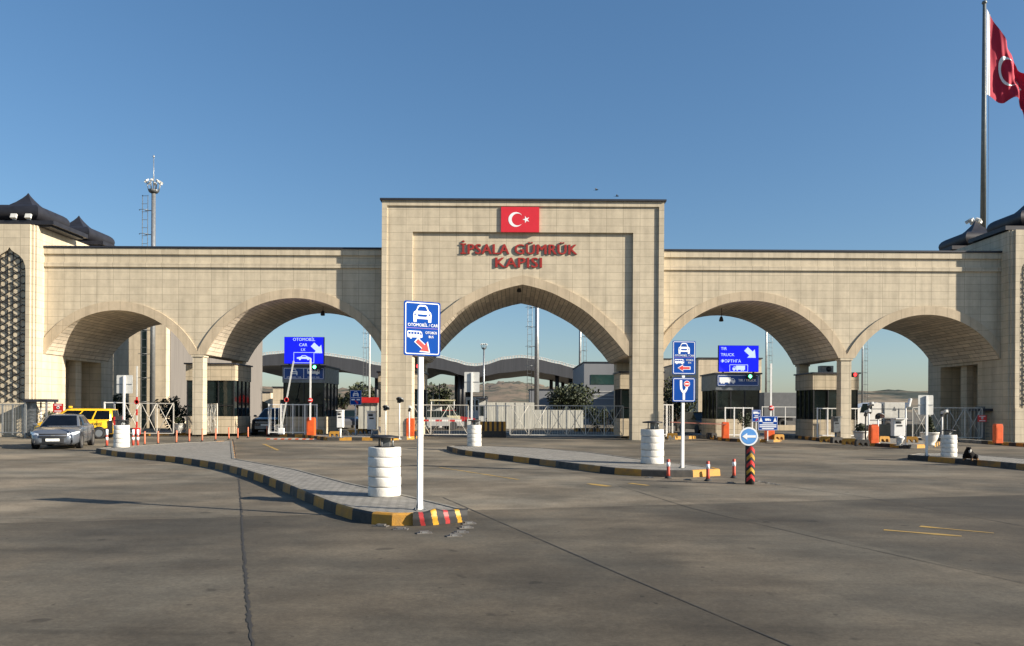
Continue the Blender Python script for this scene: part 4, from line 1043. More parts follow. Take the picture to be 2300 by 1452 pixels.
# ---------------------------------------------------------------- barrier boxes, arms, machines, cameras
def barrier(label, px, py, w, h, arm=None, m=org, alen=3., z=.155, ring=False):
    q = G(px, py, z); t = thing('barrier', label, 'barrier', q, 0, 'lane barriers with orange cabinets')
    b = MB(); b.box((0, 0, h*.46), (w, w*.8, h*.92), bev=.02); b.build('cabinet', m, t)
    b = MB(); b.box((0, 0, h*.96), (w*.9, w*.72, h*.08), bev=.015); b.build('lid', m, t)
    b = MB(); b.box((0, -w*.405, h*.5), (w*.7, .01, h*.6)); b.cyl((w*.2, -w*.41, h*.6), (w*.2, -w*.43, h*.6), .015, seg=8); b.build('door', m, t)
    if arm is not None:
        a = R(arm); d = Vector((math.cos(a), 0, math.sin(a))); o = Vector((0, -w*.5, h*.86))
        b = MB(); n = 8
        for i in range(n):
            c = o+d*alen*(i+.5)/n; b.box(c, (alen/n-.001, .03, .05 if ring == 'none' else .085), 1 if ring == 'none' else 0, M=Matrix.Rotation(-a, 4, 'Y'))
        b.build('arm', [white, mat('faded_red', (.30, .10, .07), .6)], t)
        if ring != 'none':
            b = MB(); c = o+d*alen*.32+Vector((0, -.03, 0)); b.lathe([(.13, 0), (.13, .02), (.001, .021)], 20, M=Matrix.Translation(c) @ Matrix.Rotation(R(90), 4, 'X')); dd = b.build('disc', [red], t)
            b = MB(); b.box(c+Vector((0, -.023, 0)), (.16, .006, .04)); b.build('disc_bar', swhite, t)
    return t
barrier('orange barrier cabinet with a raised white arm and red disc, below the car display', 699, 978, .42, .95, 90, alen=3.3)
barrier('orange red barrier cabinet at the inner corner of the left centre pier', 922, 980, .42, .95)
barrier('orange barrier cabinet with its arm across the lane, left of the truck booth', 1629, 985, .34, .85, 178, alen=2.9, ring='none')
barrier('orange barrier cabinet with a raised white arm, behind the wide blue notice', 1728, 987.5, .42, .62, 90, alen=3.3)
barrier('bright orange barrier cabinet on the right island beside the tilted lamp post', 1962, 996, .36, .85)
barrier('bright orange barrier cabinet beside the right tower entrance', 2241, 996, .34, .9)
# raised arm without a cabinet in view (left lane) and the slanting one on the car booth
def pole_arm(label, p, L, ang, base=True, striped=False):
    t = thing('boom_barrier', label, 'barrier', p, 0, 'raised barrier arms')
    b = MB(); a = R(ang); n = 10
    for i in range(n):
        d = L*(i+.5)/n; b.box((d*math.cos(a), 0, .35+d*math.sin(a)), (L/n-.001, .03, .08), 1 if striped and i < 5 and i % 2 == 0 else 0, M=Matrix.Rotation(-a, 4, 'Y'))
    b.build('arm', [offw, red], t)
    b = MB(); b.box((0, 0, .17), (.3, .25, .34), bev=.02); b.build('foot', red if striped else white, t)
    b = MB(); c = Vector((L*.42*math.cos(a), -.03, .35+L*.42*math.sin(a))); b.lathe([(.13, 0), (.13, .02), (.09, .02), (.09, 0)], 20, M=Matrix.Translation(c) @ Matrix.Rotation(R(90), 4, 'X')); b.build('ring', red, t)
pole_arm('upright barrier arm with red and white foot in the far left arch', G(307, 976, .16), 3.3, 90, True, True)
pole_arm('slanting white barrier arm leaning across the car and bus board', G(632, 976, .16), 3.75, 80)
def machine(label, px, py, x0, x1, y0, y1, m=white, face=galv, foot_l=True, z=.16, swan=False):
    q = G(px, py, z); k = q.y/F; hz = lambda yy: H+(918+S*(px-1150)-yy)*k-z
    t = thing('ticket_machine', label, 'ticket machine', q, 0, 'ticket machines and payment posts'); w = (x1-x0)*k; z0, z1 = hz(y1), hz(y0)
    b = MB(); b.box((0, .06, (z0+z1)/2), (w, .3, z1-z0), bev=.02); c = b.build('cabinet', m, t)
    b = MB()
    b.box((0, -.095, z0+(z1-z0)*.62), (w*.5, .012, (z1-z0)*.08)); b.box((-w*.1, -.095, z0+(z1-z0)*.8), (w*.5, .012, (z1-z0)*.12)); b.build('display', blk, c)
    b = MB(); b.box((0, -.02, z1+.02), (w*1.04, .5, .04)); b.build('hood', m, t)
    b = MB()
    if swan: b.tube([(.02, .05, 0), (.05, .05, z0*.35), (.12, .05, z0*.75), (.02, .05, z0+.03)], [.1, .13, .17, .16], 10)
    else: b.tube([(0, .05, 0), (.0, .05, z0+.02)], .05, 10)
    b.build('pedestal', m, t)
    b = MB(); b.box((0, .05, .012), (.3, .26, .024)); b.build('base_plate', steel, t)
machine('tall white ticket machine left of the small blue car sign', 764, 984, 757.5, 771.5, 923, 961)
machine('white ticket machine with dark screen side, right beside the left centre pier', 835, 978, 826, 846, 925, 965)
machine('white ticket machine on a curved foot, in the middle of the right island', 2018, 1001, 2005, 2030, 942, 980, swan=True)
machine('grey narrow payment post beside the slim column at right', 1878, 992, 1872, 1888, 938, 972, m=steel)
machine('white machine with black side, just inside the centre gate left pier', 984, 973, 978, 990, 935, 962, m=offw) if False else None
def cam_post(label, px, py, ytop, kind='cam', z=.16, m=white, dx=0):
    q = G(px, py, z); k = q.y/F; h = H+(918+S*(px-1150)-ytop)*k-z
    t = thing('camera_post', label, 'camera post', q, 0, 'camera and lamp posts on the islands')
    b = MB(); b.cyl((0, 0, 0), (0, 0, h), .035, .03, 10); b.cyl((0, 0, 0), (0, 0, .02), .1, seg=12); b.build('pole', m, t)
    if kind == 'cam':
        b = MB(); b.box((dx+.05, -.08, h), (.12, .42, .13), M=Matrix.Rotation(R(-12), 4, 'X'), bev=.02); c = b.build('camera', offw, t)
        b = MB(); b.cyl((dx+.05, -.3, h-.05), (dx+.05, -.32, h-.055), .045, seg=12); b.build('lens', blk, c)
        b = MB(); b.box((0, 0, h-.14), (.12, .12, .12), bev=.02); b.build('junction_box', blk, t)
    elif kind == 'vert':
        b = MB(); b.box((.14, -.03, h), (.1, .16, .38), M=Matrix.Rotation(R(14), 4, 'Y'), bev=.03); b.cyl((0, 0, h-.05), (.14, 0, h-.02), .03); b.build('camera', white, t)
    else:
        b = MB(); M_ = Matrix.Translation((.06, -.05, h)) @ Matrix.Rotation(R(150), 4, 'X') @ Matrix.Rotation(R(-15), 4, 'Y')
        b.lathe([(.001, 0), (.16, .02), (.2, .1), (.19, .1), (.14, .03), (.001, .02)], 20, M=M_); b.build('dish', steel, t)
        b = MB(); b.box((-.03, 0, h-.14), (.16, .14, .16), bev=.02); b.build('junction_box', blk, t)
cam_post('camera post rising out of the planter at the left centre pier', 866, 981, 913, 'dish', dx=.06)
cam_post('tall twin headed lamp post casting its shadow on the left centre pier', 897, 987, 895, 'dish')
cam_post('camera post close to the orange cabinet at the left centre pier', 919, 984, 916, 'cam')
cam_post('camera post with a white camera behind the trimmed planter at right', 1951, 993, 908, 'cam')
cam_post('post with a dark tilted floodlight beside the bright orange cabinet', 1972, 996, 931, 'dish')
cam_post('post with an upright white camera, right of the curved ticket machine', 2034, 1000, 905, 'vert')
cam_post('camera post in front of the far right lattice gate', 2116, 998, 926, 'cam')
cam_post('slim dark post in front of the trimmed planter at right', 1944, 1001, 925, 'cam', m=blk)

# striped concrete barrier
q0, q1 = G(1078, 983, 0), G(1136, 983, 0); Lb = (q1.x-q0.x)
t = thing('striped_barrier', 'black and yellow striped concrete barrier behind the small tyre stack', 'barrier', ((q0.x+q1.x)/2, q0.y+.35, 0))
b = MB(); b.prism([(-Lb/2-.03, 0), (Lb/2+.03, 0), (Lb/2, .36), (-Lb/2, .36)], -.35, .35); b.build('base', kblk, t)
b = MB()
for i in range(11):
    w_ = Lb/11; x = -Lb/2+w_*i; b.box2((x, -.26, .361), (x+w_-.001, .26, .9), i % 2)
b.build('wall', [yel, kblk], t)
# red notices
def notice(label, x0, x1, y0, y1, Y):
    a, c = at(x0, y0, Y), at(x1, y1, Y); w, h = c.x-a.x, a.z-c.z
    t = thing('red_notice', label, 'notice', ((a.x+c.x)/2, Y, (a.z+c.z)/2), 0, 'red notices')
    b = MB(); b.box((0, 0, 0), (w, .02, h)); p = b.build('plate', red, t)
    b = MB(); b.lathe([(h*.17, 0), (h*.17, .004), (h*.1, .004), (h*.1, 0)], 16, M=Matrix.Translation((0, -.011, h*.05)) @ Matrix.Rotation(R(90), 4, 'X'))
    for i in (-1, 1): b.box((0, -.012, i*h*.34), (w*.7, .004, h*.09))
    b.build('symbol', swhite, p)
notice('red notice with white symbol on the wall behind the yellow taxi', 119, 142, 907, 927, 39.7)
notice('red notice fixed to the lattice gate at far right', 2196, 2216, 933, 948, 41.2)

# turnstile shelter at the left tower, canopy at the right tower
def shelter(label, x0, x1, py, Y, wside=1):
    a, c = at(x0, py, Y), at(x1, py, Y); w = c.x-a.x; zt = a.z
    t = thing('gate_shelter', label, 'shelter', ((a.x+c.x)/2, Y, 0), 0, 'small shelters over the foot gates')
    b = MB(); b.box((0, .4, zt), (w, 1.0, .14)); b.build('roof', dark_cap, t)
    for sx in (-1, 1):
        b = MB(); b.box((sx*(w/2-.08), 0, zt/2-.035), (.08, .08, zt-.072)); b.box((sx*(w/2-.08), .75, zt/2-.035), (.08, .08, zt-.072)); b.build('post', galv, t)
    b = MB()
    for k in range(4):
        a_ = R(45+90*k)
        for j in range(9): b.tube([(.02*math.cos(a_), .4+.02*math.sin(a_), .25+.19*j), (.45*math.cos(a_), .4+.45*math.sin(a_), .25+.19*j)], .016, 5)
    b.cyl((0, .4, .05), (0, .4, zt-.08), .04); b.build('turnstile', galv, t)
    b = MB(); b.box((-w*.28, .2, 1.0), (.5, .05, 1.8)); b.build('panel', steel, t)
shelter('small dark roofed turnstile shelter at the foot of the left tower', 54, 108, 900, 39.2)
shelter('small dark roofed turnstile shelter at the foot of the right tower', 2196, 2246, 921, 41.6)
rail_fence('grey barred fence at the foot of the left tower', -40, 52, 39.3, 4, 1.7, fine=.16, m=galv)

# ---------------------------------------------------------------- vehicles
def car_paint(name, c, metal=.3, rough=.32): return mat(name, c, rough, metal, .04, 1.5, coat=.6)
tyre_m = mat('tyre_black', (.02, .02, .021), .8); rim_m = mat('alloy', (.45, .46, .47), .3, .85, .08); lamp_m = mat('headlamp', (.82, .84, .86), .12, .2, .08, 9); plate_m = mat('number_plate', (.72, .72, .68), .5); tail_m = mat('tail_lamp', (.35, .01, .01), .25)
def wheel(t, x, y, r, w, side):
    M_ = Matrix.Translation((x, y, r)) @ Matrix.Rotation(R(90)*side, 4, 'X')
    b = MB(); b.lathe([(r*.64, -w/2), (r*.93, -w/2), (r, -w*.32), (r, w*.32), (r*.93, w/2), (r*.64, w/2), (r*.62, w*.3), (r*.62, -w*.3), (r*.64, -w/2)], 26, M=M_); o = b.build('wheel', tyre_m, t)
    b = MB(); b.lathe([(.001, w*.36), (r*.15, w*.36), (r*.15, w*.3), (r*.64, w*.3), (r*.66, w*.47), (r*.6, w*.49)], 20, M=M_)
    for k in range(5): b.box((M_ @ Matrix.Rotation(2*math.pi*k/5, 4, 'Z') @ Vector((r*.36, 0, w*.38))), (r*.48, r*.13, w*.1), M=(M_ @ Matrix.Rotation(2*math.pi*k/5, 4, 'Z')).to_3x3().to_4x4())
    b.build('rim', rim_m, o)
def vehicle(name, label, cat, loc, rz, paint, L, W, Hh, secs, gh, wheels, wr=.32, group=None, glass_m=None):
    """x forward. secs: (x, half width, z bottom, z shoulder, z top). gh: (x rear base, x rear top, x front top, x front base, z base, half width base, half width top, z roof)"""
    glass_m = glass_m or cglass
    t = thing(name, label, cat, loc, rz, group)
    b = MB(); rows = []
    for x, w, z0, zs, z1 in secs:
        half = [(0, z0), (w*.9, z0), (w*.985, z0+.1), (w, z0+(zs-z0)*.55), (w*.975, zs-.04), (w*.9, zs+(z1-zs)*.45), (w*.62, z1-.005), (0, z1+.012)]
        rows.append([(x, y, z) for y, z in half] + [(x, -y, z) for y, z in half[-2:0:-1]])
    V = b.grid(rows, 0, True, True); b.cap(V[0], 0); b.cap(V[-1], 0, True)
    xr0, xr1, xf1, xf0, zb, wb, wt, zr = gh
    def ring(f):      # f 0 base .. 1 roof
        xa = xr0+(xr1-xr0)*f; xb = xf0+(xf1-xf0)*f; w = wb+(wt-wb)*f; z = zb+(zr-zb)*f
        n = 10; P = []
        for i in range(n+1): u = i/n; P.append((xa+(xb-xa)*u, w*(1-.10*(2*u-1)**4), z))
        for i in range(1, 6): u = i/6; P.append((xb+.10*math.sin(math.pi*u)*(1-f*.4), w*.9*(1-2*u), z))
        for i in range(n+1): u = 1-i/n; P.append((xa+(xb-xa)*u, -w*(1-.10*(2*u-1)**4), z))
        for i in range(1, 6): u = i/6; P.append((xa-.08*math.sin(math.pi*u)*(1-f*.4), -w*.9*(1-2*u), z))
        return [Vector(p) for p in P]
    R0, R1 = ring(0), ring(1); cr = Vector(((xr1+xf1)/2, 0, zr+.05))
    R2 = [cr+(p-cr)*.8+Vector((0, 0, .028)) for p in R1]; R3 = [cr+(p-cr)*.3+Vector((0, 0, .01)) for p in R1]
    V = b.grid([R0, R0 and [a.lerp(c, .5)+Vector((0, (.02 if a.y > 0 else -.02), 0)) for a, c in zip(R0, R1)], R1, R2, R3], 0, True, True); b.cap(V[-1], 0)
    body = b.build('body', paint, t)
    # glazing, a few millimetres outside the body shell
    def pane(nm, u0, u1, v0, v1, side, par=t):
        bb = MB(); rr = []
        for j in range(4):
            v = v0+(v1-v0)*j/3; row = []
            for i in range(7):
                u = u0+(u1-u0)*i/6
                xa = xr0+(xr1-xr0)*v; xb = xf0+(xf1-xf0)*v; w = wb+(wt-wb)*v; z = zb+(zr-zb)*v; bul = .02*math.sin(math.pi*v)
                if side in (1, -1): row.append((xa+(xb-xa)*u, side*(w*(1-.10*(2*u-1)**4)+bul+.008), z))
                elif side == 'f': row.append((xb+.10*math.sin(math.pi*u)*(1-v*.4)+.012, w*.9*(1-2*u), z+.004))
                else: row.append((xa-.08*math.sin(math.pi*u)*(1-v*.4)-.012, -w*.9*(1-2*u), z+.004))
            rr.append(row)
        bb.grid(rr, 0); return bb.build(nm, glass_m, par)
    pane('windscreen', .03, .97, .06, .95, 'f'); pane('rear_window', .06, .94, .15, .92, 'r')
    for sd in (1, -1):
        for u0, u1 in wheels['win']: pane('side_window', u0, u1, .1, .88, sd)
    for x in wheels['x']:
        for sd in (1, -1):
            bb = MB(); yy = sd*(wheels['track'])
            bb.lathe([(.001, 0), (wr*1.17, 0), (wr*1.17, .012), (.001, .014)], 28, M=Matrix.Translation((x, sd*(W/2-.012), wr*1.02)) @ Matrix.Rotation(R(-90)*sd, 4, 'X')); bb.build('wheel_arch', blk, t)
            wheel(t, x, sd*(W/2-.095), wr, .22, -sd)
    for sd in (1, -1):
        bb = MB(); bb.box((xf0-.28, sd*(W/2+.06), zb+.08), (.1, .17, .12), bev=.03); bb.box((xf0-.28, sd*(W/2-.04), zb+.03), (.05, .12, .03)); bb.build('mirror', paint, t)
    return t
def quad_part(name, m, par, pts):
    b = MB(); b.face(pts); return b.build(name, m, par, recalc=False)
# silver-blue sedan
sp_ = car_paint('silver_blue_paint', (.15, .168, .20), .5, .26)
secs = [(-2.28, .62, .42, .72, .86), (-2.2, .78, .3, .86, .99), (-1.9, .86, .24, .93, 1.02), (-1.3, .89, .2, .93, .99), (0, .895, .19, .92, .96), (.85, .895, .19, .9, .955), (1.35, .89, .2, .84, .915), (1.8, .87, .2, .76, .84), (2.1, .8, .2, .66, .75), (2.24, .68, .22, .58, .64), (2.3, .52, .3, .5, .54)]
A = G(118, 1010.5); sed_rz = R(-90+20)
car = vehicle('parked_car', 'silver blue saloon car facing the camera, left of the near traffic island', 'car', (A.x-.72, A.y+2.0, 0), sed_rz, sp_, 4.6, 1.79, 1.47, secs,
              (-1.72, -.95, .28, 1.12, .93, .80, .60, 1.40), dict(win=((.13, .34), (.37, .62), (.65, .93)), x=(1.36, -1.32), track=.78), .325)
car.scale = (.92,)*3
b = MB(); b.grid([[(2.40-.07*(y/.5)**2-.35*(z-.5), y, z) for y in [-.5+.1*i for i in range(11)]] for z in (.505, .58, .655)]); gr = b.build('grille', blk, car)
b = MB(); b.grid([[(2.407-.07*(y/.5)**2-.35*(z-.5), y, z) for y in [-.5+.1*i for i in range(11)]] for z in (.57, .592)]); b.box((2.385, 0, .582), (.012, .13, .035), M=Matrix.Rotation(0, 4, 'Z')); b.build('grille_bar', rim_m, gr)
b = MB(); b.grid([[(2.345-.07*(y/.5)**2, y, z) for y in [-.55+.11*i for i in range(11)]] for z in (.27, .36, .46)]); b.build('air_intake', blk, car)
b = MB(); b.box((2.36, 0, .40), (.012, .5, .11)); b.build('number_plate', plate_m, car)
for sd in (1, -1):
    b = MB(); b.grid([[(x+.055, sd*(y+.018), z) for x, y, z in r] for r in (((2.225, .50, .56), (2.16, .64, .575), (2.06, .765, .61), (1.84, .872, .68)), ((2.215, .5, .655), (2.13, .64, .69), (2.0, .78, .725), (1.8, .875, .745)))]); b.build('headlight', lamp_m, car)
    b = MB(); b.box((2.2, sd*.6, .33), (.05, .2, .09), M=Matrix.Rotation(R(-24)*sd, 4, 'Z')); f = b.build('fog_lamp_recess', blk, car)
    b = MB(); b.cyl((2.2, sd*.63, .33), (2.232, sd*.645, .33), .032, seg=12); b.build('fog_lamp', lamp_m, f)
    for x in (.2, -.85):
        b = MB(); b.box((x-.3, sd*.9, .8), (.2, .03, .03), bev=.008); b.build('door_handle', sp_, car)
    b = MB(); b.box((-2.2, sd*.68, .82), (.1, .22, .16), bev=.03); b.build('tail_lamp', tail_m, car)
    b = MB()
    for x in (.98, -.02, -1.0): b = MB(); b.box((x, sd*.897, .58), (.012, .012, .6)); b.build('door_gap', blk, car)
# yellow taxi van, heading left
yp = car_paint('taxi_yellow', (.72, .43, .01), 0, .35)
secs = [(-2.2, .78, .34, 1.0, 1.02), (-2.14, .86, .28, 1.04, 1.06), (-1.3, .89, .24, 1.05, 1.07), (0, .9, .22, 1.05, 1.07), (.9, .9, .22, 1.04, 1.07), (1.35, .88, .22, 1.0, 1.05), (1.8, .86, .23, .9, .98), (2.1, .78, .25, .78, .86), (2.22, .6, .34, .62, .68)]
Yv = 38.7; vx = (XA(98, Yv)+XA(256, Yv))/2
van = vehicle('taxi_van', 'yellow taxi van with black rear end seen from its side behind the saloon car', 'taxi', (vx, Yv, 0), R(180+13), yp, 4.3, 1.8, 1.78, secs, (-2.1, -2.0, .45, 1.38, 1.03, .87, .70, 1.66), dict(win=((.04, .3), (.33, .58), (.61, .93)), x=(1.4, -1.4), track=.78), .32)
for sd in (1, -1):
    b = MB(); b.text('TAKSİ', .2, Matrix.Translation((-1.3, sd*.914, .83)) @ Matrix.Rotation(0 if sd < 0 else R(180), 4, 'Z'), .004, bold=.004); b.build('lettering', blk, van)
    b = MB(); b.prism([(-2.16, .3), (-2.16, 1.05), (-1.9, 1.05), (-1.9, .62), (-1.2, .5), (1.0, .42), (1.0, .3)], sd*.903-.006, sd*.903+.006); b.build('lower_side_panel', blk, van)
    b = MB(); b.grid([[(x, sd*y, z) for x, y, z in r] for r in (((2.2, .5, .7), (2.05, .8, .74)), ((2.12, .5, .86), (1.9, .87, .9)))]); b.build('headlight', lamp_m, van)
    b = MB(); b.box((-2.2, sd*.78, 1.0), (.08, .12, .5)); b.build('tail_lamp', tail_m, van)
    b = MB()
    for x in (.85, -.2, -1.3): b = MB(); b.box((x, sd*.902, .66), (.012, .012, .76)); b.build('door_gap', blk, van)
b = MB(); b.box((-2.22, 0, .85), (.03, 1.5, .9)); b.build('tailgate', blk, van)
van.scale = (.84, .9, .9)
b = MB(); b.box((.45, 0, 1.78), (.14, .3, .12), bev=.03); b.build('roof_sign', yp, van)
# dark SUV under the car lane arch
dkp = car_paint('black_paint', (.03, .032, .036), .3, .25)
secs = [(-2.2, .74, .4, .95, 1.02), (-2.1, .88, .32, 1.02, 1.07), (-1.2, .92, .28, 1.04, 1.07), (.8, .92, .27, 1.02, 1.06), (1.4, .91, .27, .98, 1.04), (1.85, .89, .28, .9, .97), (2.12, .8, .3, .78, .86), (2.22, .62, .36, .66, .72)]
Ys = 44.2
suv = vehicle('dark_car', 'black off road car facing out of the lane between the two left booths', 'car', (XA(592, Ys), Ys+2.2, .01), R(-90+3), dkp, 4.4, 1.84, 1.62, secs, (-2.0, -1.7, .15, 1.1, 1.03, .84, .66, 1.55), dict(win=((.1, .34), (.37, .62), (.65, .93)), x=(1.38, -1.35), track=.8), .35)
for sd in (1, -1):
    b = MB(); b.grid([[(x+.03, sd*y, z) for x, y, z in r] for r in (((2.2, .5, .72), (2.1, .68, .735), (1.95, .84, .75)), ((2.17, .5, .79), (2.06, .68, .82), (1.9, .85, .83)))]); b.build('headlight', lamp_m, suv)
b = MB(); b.box((2.24, 0, .76), (.03, 1.0, .1)); b.box((2.23, 0, .45), (.04, 1.2, .16)); b.build('grille', steel, suv)
b = MB(); b.box((2.27, 0, .6), (.015, .5, .11)); b.build('number_plate', plate_m, suv)
# trucks and cars in the yard behind
def box_truck(label, x0, x1, ytop, ybot, Y, group='trucks in the yard behind', cab=True, mc=offw, wheel_r=.45):
    a, c = at(x0, ytop, Y), at(x1, ybot, Y); w = c.x-a.x; zt = a.z
    t = thing('box_truck', label, 'truck', (a.x, Y, 0), 0, group)
    xs = 2.0 if cab else 0
    b = MB(); b.box((xs+(w-xs)/2, 1.25, (zt+1.1)/2), (w-xs, 2.45, zt-1.1), bev=.03); bd = b.build('trailer', mc, t)
    b = MB(); b.prism([(xs+.6, zt-.62), (xs+.9, zt-.62), (xs+.75, zt-.3)], .015, .022); b.build('emblem', steel, bd)
    if cab:
        b = MB(); b.prism([(0, .55), (1.8, .55), (1.8, zt-.1), (1.5, zt), (.25, zt-.35), (.02, 1.7)], .05, 2.4); cb = b.build('cab', white, t)
        b = MB(); b.prism([(.25, 1.5), (1.1, 1.5), (1.1, 2.15), (.4, 2.15)], .03, .06); b.build('side_window', glass, cb)
    b = MB(); b.box((w/2, 1.25, .85), (w*.94, 1.0, .3)); b.build('chassis', blk, t)
    for x in ([.9] if cab else []) + [w-1.2, w-2.4]:
        b = MB(); b.lathe([(wheel_r*.5, -.14), (wheel_r, -.14), (wheel_r, .14), (wheel_r*.5, .14), (wheel_r*.3, .02), (.001, .02)], 20, M=Matrix.Translation((x, .3, wheel_r)) @ Matrix.Rotation(R(90), 4, 'X')); b.build('wheel', tyre_m, t)
box_truck('white truck with pale box trailer seen through the far right arch', 1926, 2032, 904, 975, 56)
box_truck('grey truck box behind the truck booth fence', 1716, 1790, 882, 950, 66, cab=False, mc=mat('truck_grey', (.13, .135, .14), .5))
# ---------------------------------------------------------------- the yard behind the gate
# wavy canopy
Yc = 118.; dep = 22.
topc = [(540, 808), (571, 797), (607, 791.5), (650, 788), (690, 789.5), (728, 794), (794, 802.6), (848, 816), (880, 819), (925, 806), (960, 797.5), (984, 799), (1020, 808), (1051, 816.7), (1070, 818), (1090, 815), (1130, 803), (1170, 799), (1210, 803), (1250, 812), (1289, 822), (1314, 829)]
botc = [(540, 834), (562, 826), (600, 821.5), (637, 821), (700, 822), (758, 830), (821, 845), (846, 850), (880, 853), (925, 840), (961, 826.5), (1000, 832), (1036, 843), (1065, 850), (1082, 846), (1127, 838), (1188, 832), (1238, 841), (1270, 848), (1299, 854), (1314, 856)]
def interp(c, x):
    for i in range(1, len(c)):
        if x <= c[i][0]:
            u = (x-c[i-1][0])/(c[i][0]-c[i-1][0]); u = u*u*(3-2*u)*.5+u*.5; return c[i-1][1]+(c[i][1]-c[i-1][1])*u
    return c[-1][1]
canopy_m = mat('canopy_cladding', (.065, .066, .072), .6, .1, .12, .6, stretch=(6, 1, .3)); canopy_u = mat('canopy_soffit', (.16, .155, .15), .6, 0, .15, .5, stretch=(.3, 4, 1))
t = thing('wavy_canopy', 'long grey canopy with a wavy roof seen through the centre and left arches', 'canopy', (0, 0, 0))
xs = [540+774*i/120 for i in range(121)]; tp = [at(x, interp(topc, x)+5, Yc) for x in xs]; bt = [at(x, interp(botc, x), Yc) for x in xs]
b = MB(); dv = Vector((0, dep, 0)); b.grid([[p+dv for p in tp], tp, bt], 0, smooth=False); b.build('fascia', canopy_m, t, recalc=False)
b = MB(); b.grid([[p+Vector((0, .02, .0)) for p in bt], [p+dv*.5+Vector((0, 0, .35)) for p in bt], [p+dv+Vector((0, 0, 0)) for p in bt]], 0, smooth=False)
b.build('soffit', canopy_u, t, recalc=False)
b = MB(); b.grid([[p+dv+Vector((0, .02, 0)) for p in bt], [p+dv+Vector((0, .02, 0)) for p in tp]], 0, smooth=False); b.build('rear_fascia', canopy_m, t, recalc=False)
b = MB(); up = Vector((0, .3, .42)); b.tube([p+up for p in tp], .05, 5); b.tube([p+Vector((0, .3, .05)) for p in tp], .04, 5)
for i in range(0, 121, 1): b.box(tp[i]+Vector((0, .3, .2)), (.3, .03, .34))
b.build('railing', offw, t)
for px in (846, 1006, 1033, 1041, 1251, 1281):
    for k, yy in enumerate((Yc+2, Yc+dep-2)):
        if px in (1006,) and k == 0: continue
        X = XA(px, Yc+2); z = H+(918-interp(botc, px))*Yc/F
        b = MB(); b.cyl((X, yy, 0), (X, yy, z+.3), .32, seg=14); b.build('column', mat('canopy_column', (.035, .035, .037), .5), t)
def block_bld(name, label, cat, x0, x1, ytop, Y, depth, m, kind=None, roof=dark_cap, parts=None, par=True):
    a = at(x0, ytop, Y); X1 = XA(x1, Y); zt = a.z
    t = thing(name, label, cat, ((a.x+X1)/2, Y+depth/2, 0)); w = X1-a.x
    b = MB(); b.box((0, 0, zt/2), (w, depth, zt)); b.build('wall', m, t)
    b = MB(); b.box((0, 0, zt+.06), (w+.2, depth+.2, .118)); b.build('roof_edge', roof, t)
    if parts: parts(t, w, depth, zt, lambda px: XA(px, Y)-(a.x+X1)/2, lambda py, px=x0: at(px, py, Y).z)
    return t
grey_clad = mat('grey_cladding', (.20, .205, .215), .6, 0, .08, .4, stretch=(1, 1, .2)); brown_clad = mat('ribbed_grey_brown', (.165, .15, .135), .7, 0, .14, .8, stretch=(14, 14, .3))
def pt(t, w, d, zt, X, Z):
    b = MB(); b.box2((X(319), -d/2-.05, 0), (X(330), -d/2-.01, zt-.3)); b.build('dark_strip', glass, t)
    b = MB(); b.box2((w/2+.01, -d/2+.6, .5), (w/2+.05, d/2-.6, zt-.6)); b.build('side_window', brown_clad, t)
block_bld('office_building', 'tall pale office building seen through the far left arch', 'building', 225, 373, 705, 58, 9, warm_wall, parts=pt)
def pt(t, w, d, zt, X, Z):
    for i in range(9):
        b = MB(); b.box2((-w/2+.1+i*w/9.2, -d/2-.25, .1), (-w/2+.16+i*w/9.2, -d/2-.02, Z(876)-.0)); b.build('pillar', offw, t)
block_bld('warehouse', 'brown grey ribbed warehouse between the pale office building and the left column', 'building', 373.5, 470, 712, 66, 14, brown_clad, parts=pt)
# small far arched gate
def pt(t, w, d, zt, X, Z):
    b = MB(); P = []
    cx, r = 0.1, w*.36
    for i in range(17): a = math.pi*i/16; P.append((cx+r*math.cos(a), Z(912)+r*.62*math.sin(a)))
    P = [(cx+r, .05)]+P+[(cx-r, .05)]
    b.prism(P, -d/2-.02, -d/2+.01); b.build('archway', glass, t)
block_bld('inner_gate', 'small pale inner gate with a dark round archway, seen between the left booths', 'gate', 561, 608, 882, 92, 4, warm_wall, parts=pt)
def pt(t, w, d, zt, X, Z):
    b = MB(); b.box2((-w/2+.9, -d/2-.04, .1), (w/2-.3, -d/2-.01, Z(898))); b.build('doorway', glass, t)
block_bld('customs_hall', 'pale block with a grey side beside the small inner gate', 'building', 613, 650, 871, 84, 8, warm_wall, parts=pt)
def pt(t, w, d, zt, X, Z):
    b = MB(); b.box2((X(1326), -d/2-.04, Z(864)), (X(1381), -d/2-.01, Z(842))); b.build('window', glass_g, t)
    for y in (879, 887, 895): b = MB(); b.box2((X(1318), -d/2-.06, Z(y+1.2)), (X(1400), -d/2-.01, Z(y))); b.build('cladding_strip', offw, t)
block_bld('grey_building', 'grey clad building with a green window, right inside the centre arch', 'building', 1312, 1432, 815, 88, 16, grey_clad, parts=pt)
block_bld('grey_shed', 'long low grey shed behind the tree inside the centre arch', 'building', 1190, 1300, 876, 112, 8, grey_clad)
def pt(t, w, d, zt, X, Z):
    for i in range(3): b = MB(); b.box2((-w/2+.8+i*1.9, -d/2-.04, 1.0), (-w/2+2.1+i*1.9, -d/2-.01, 2.4)); b.build('window', glass, t)
block_bld('pale_warehouse', 'pale cream warehouse with a shaded side behind the truck display', 'building', 1569, 1710, 806, 75, 17, warm_wall, parts=pt)
block_bld('cream_block', 'cream wall block just right of the right centre pier, behind the two panel sign', 'building', 1420, 1508, 807, 100, 8, warm_wall)
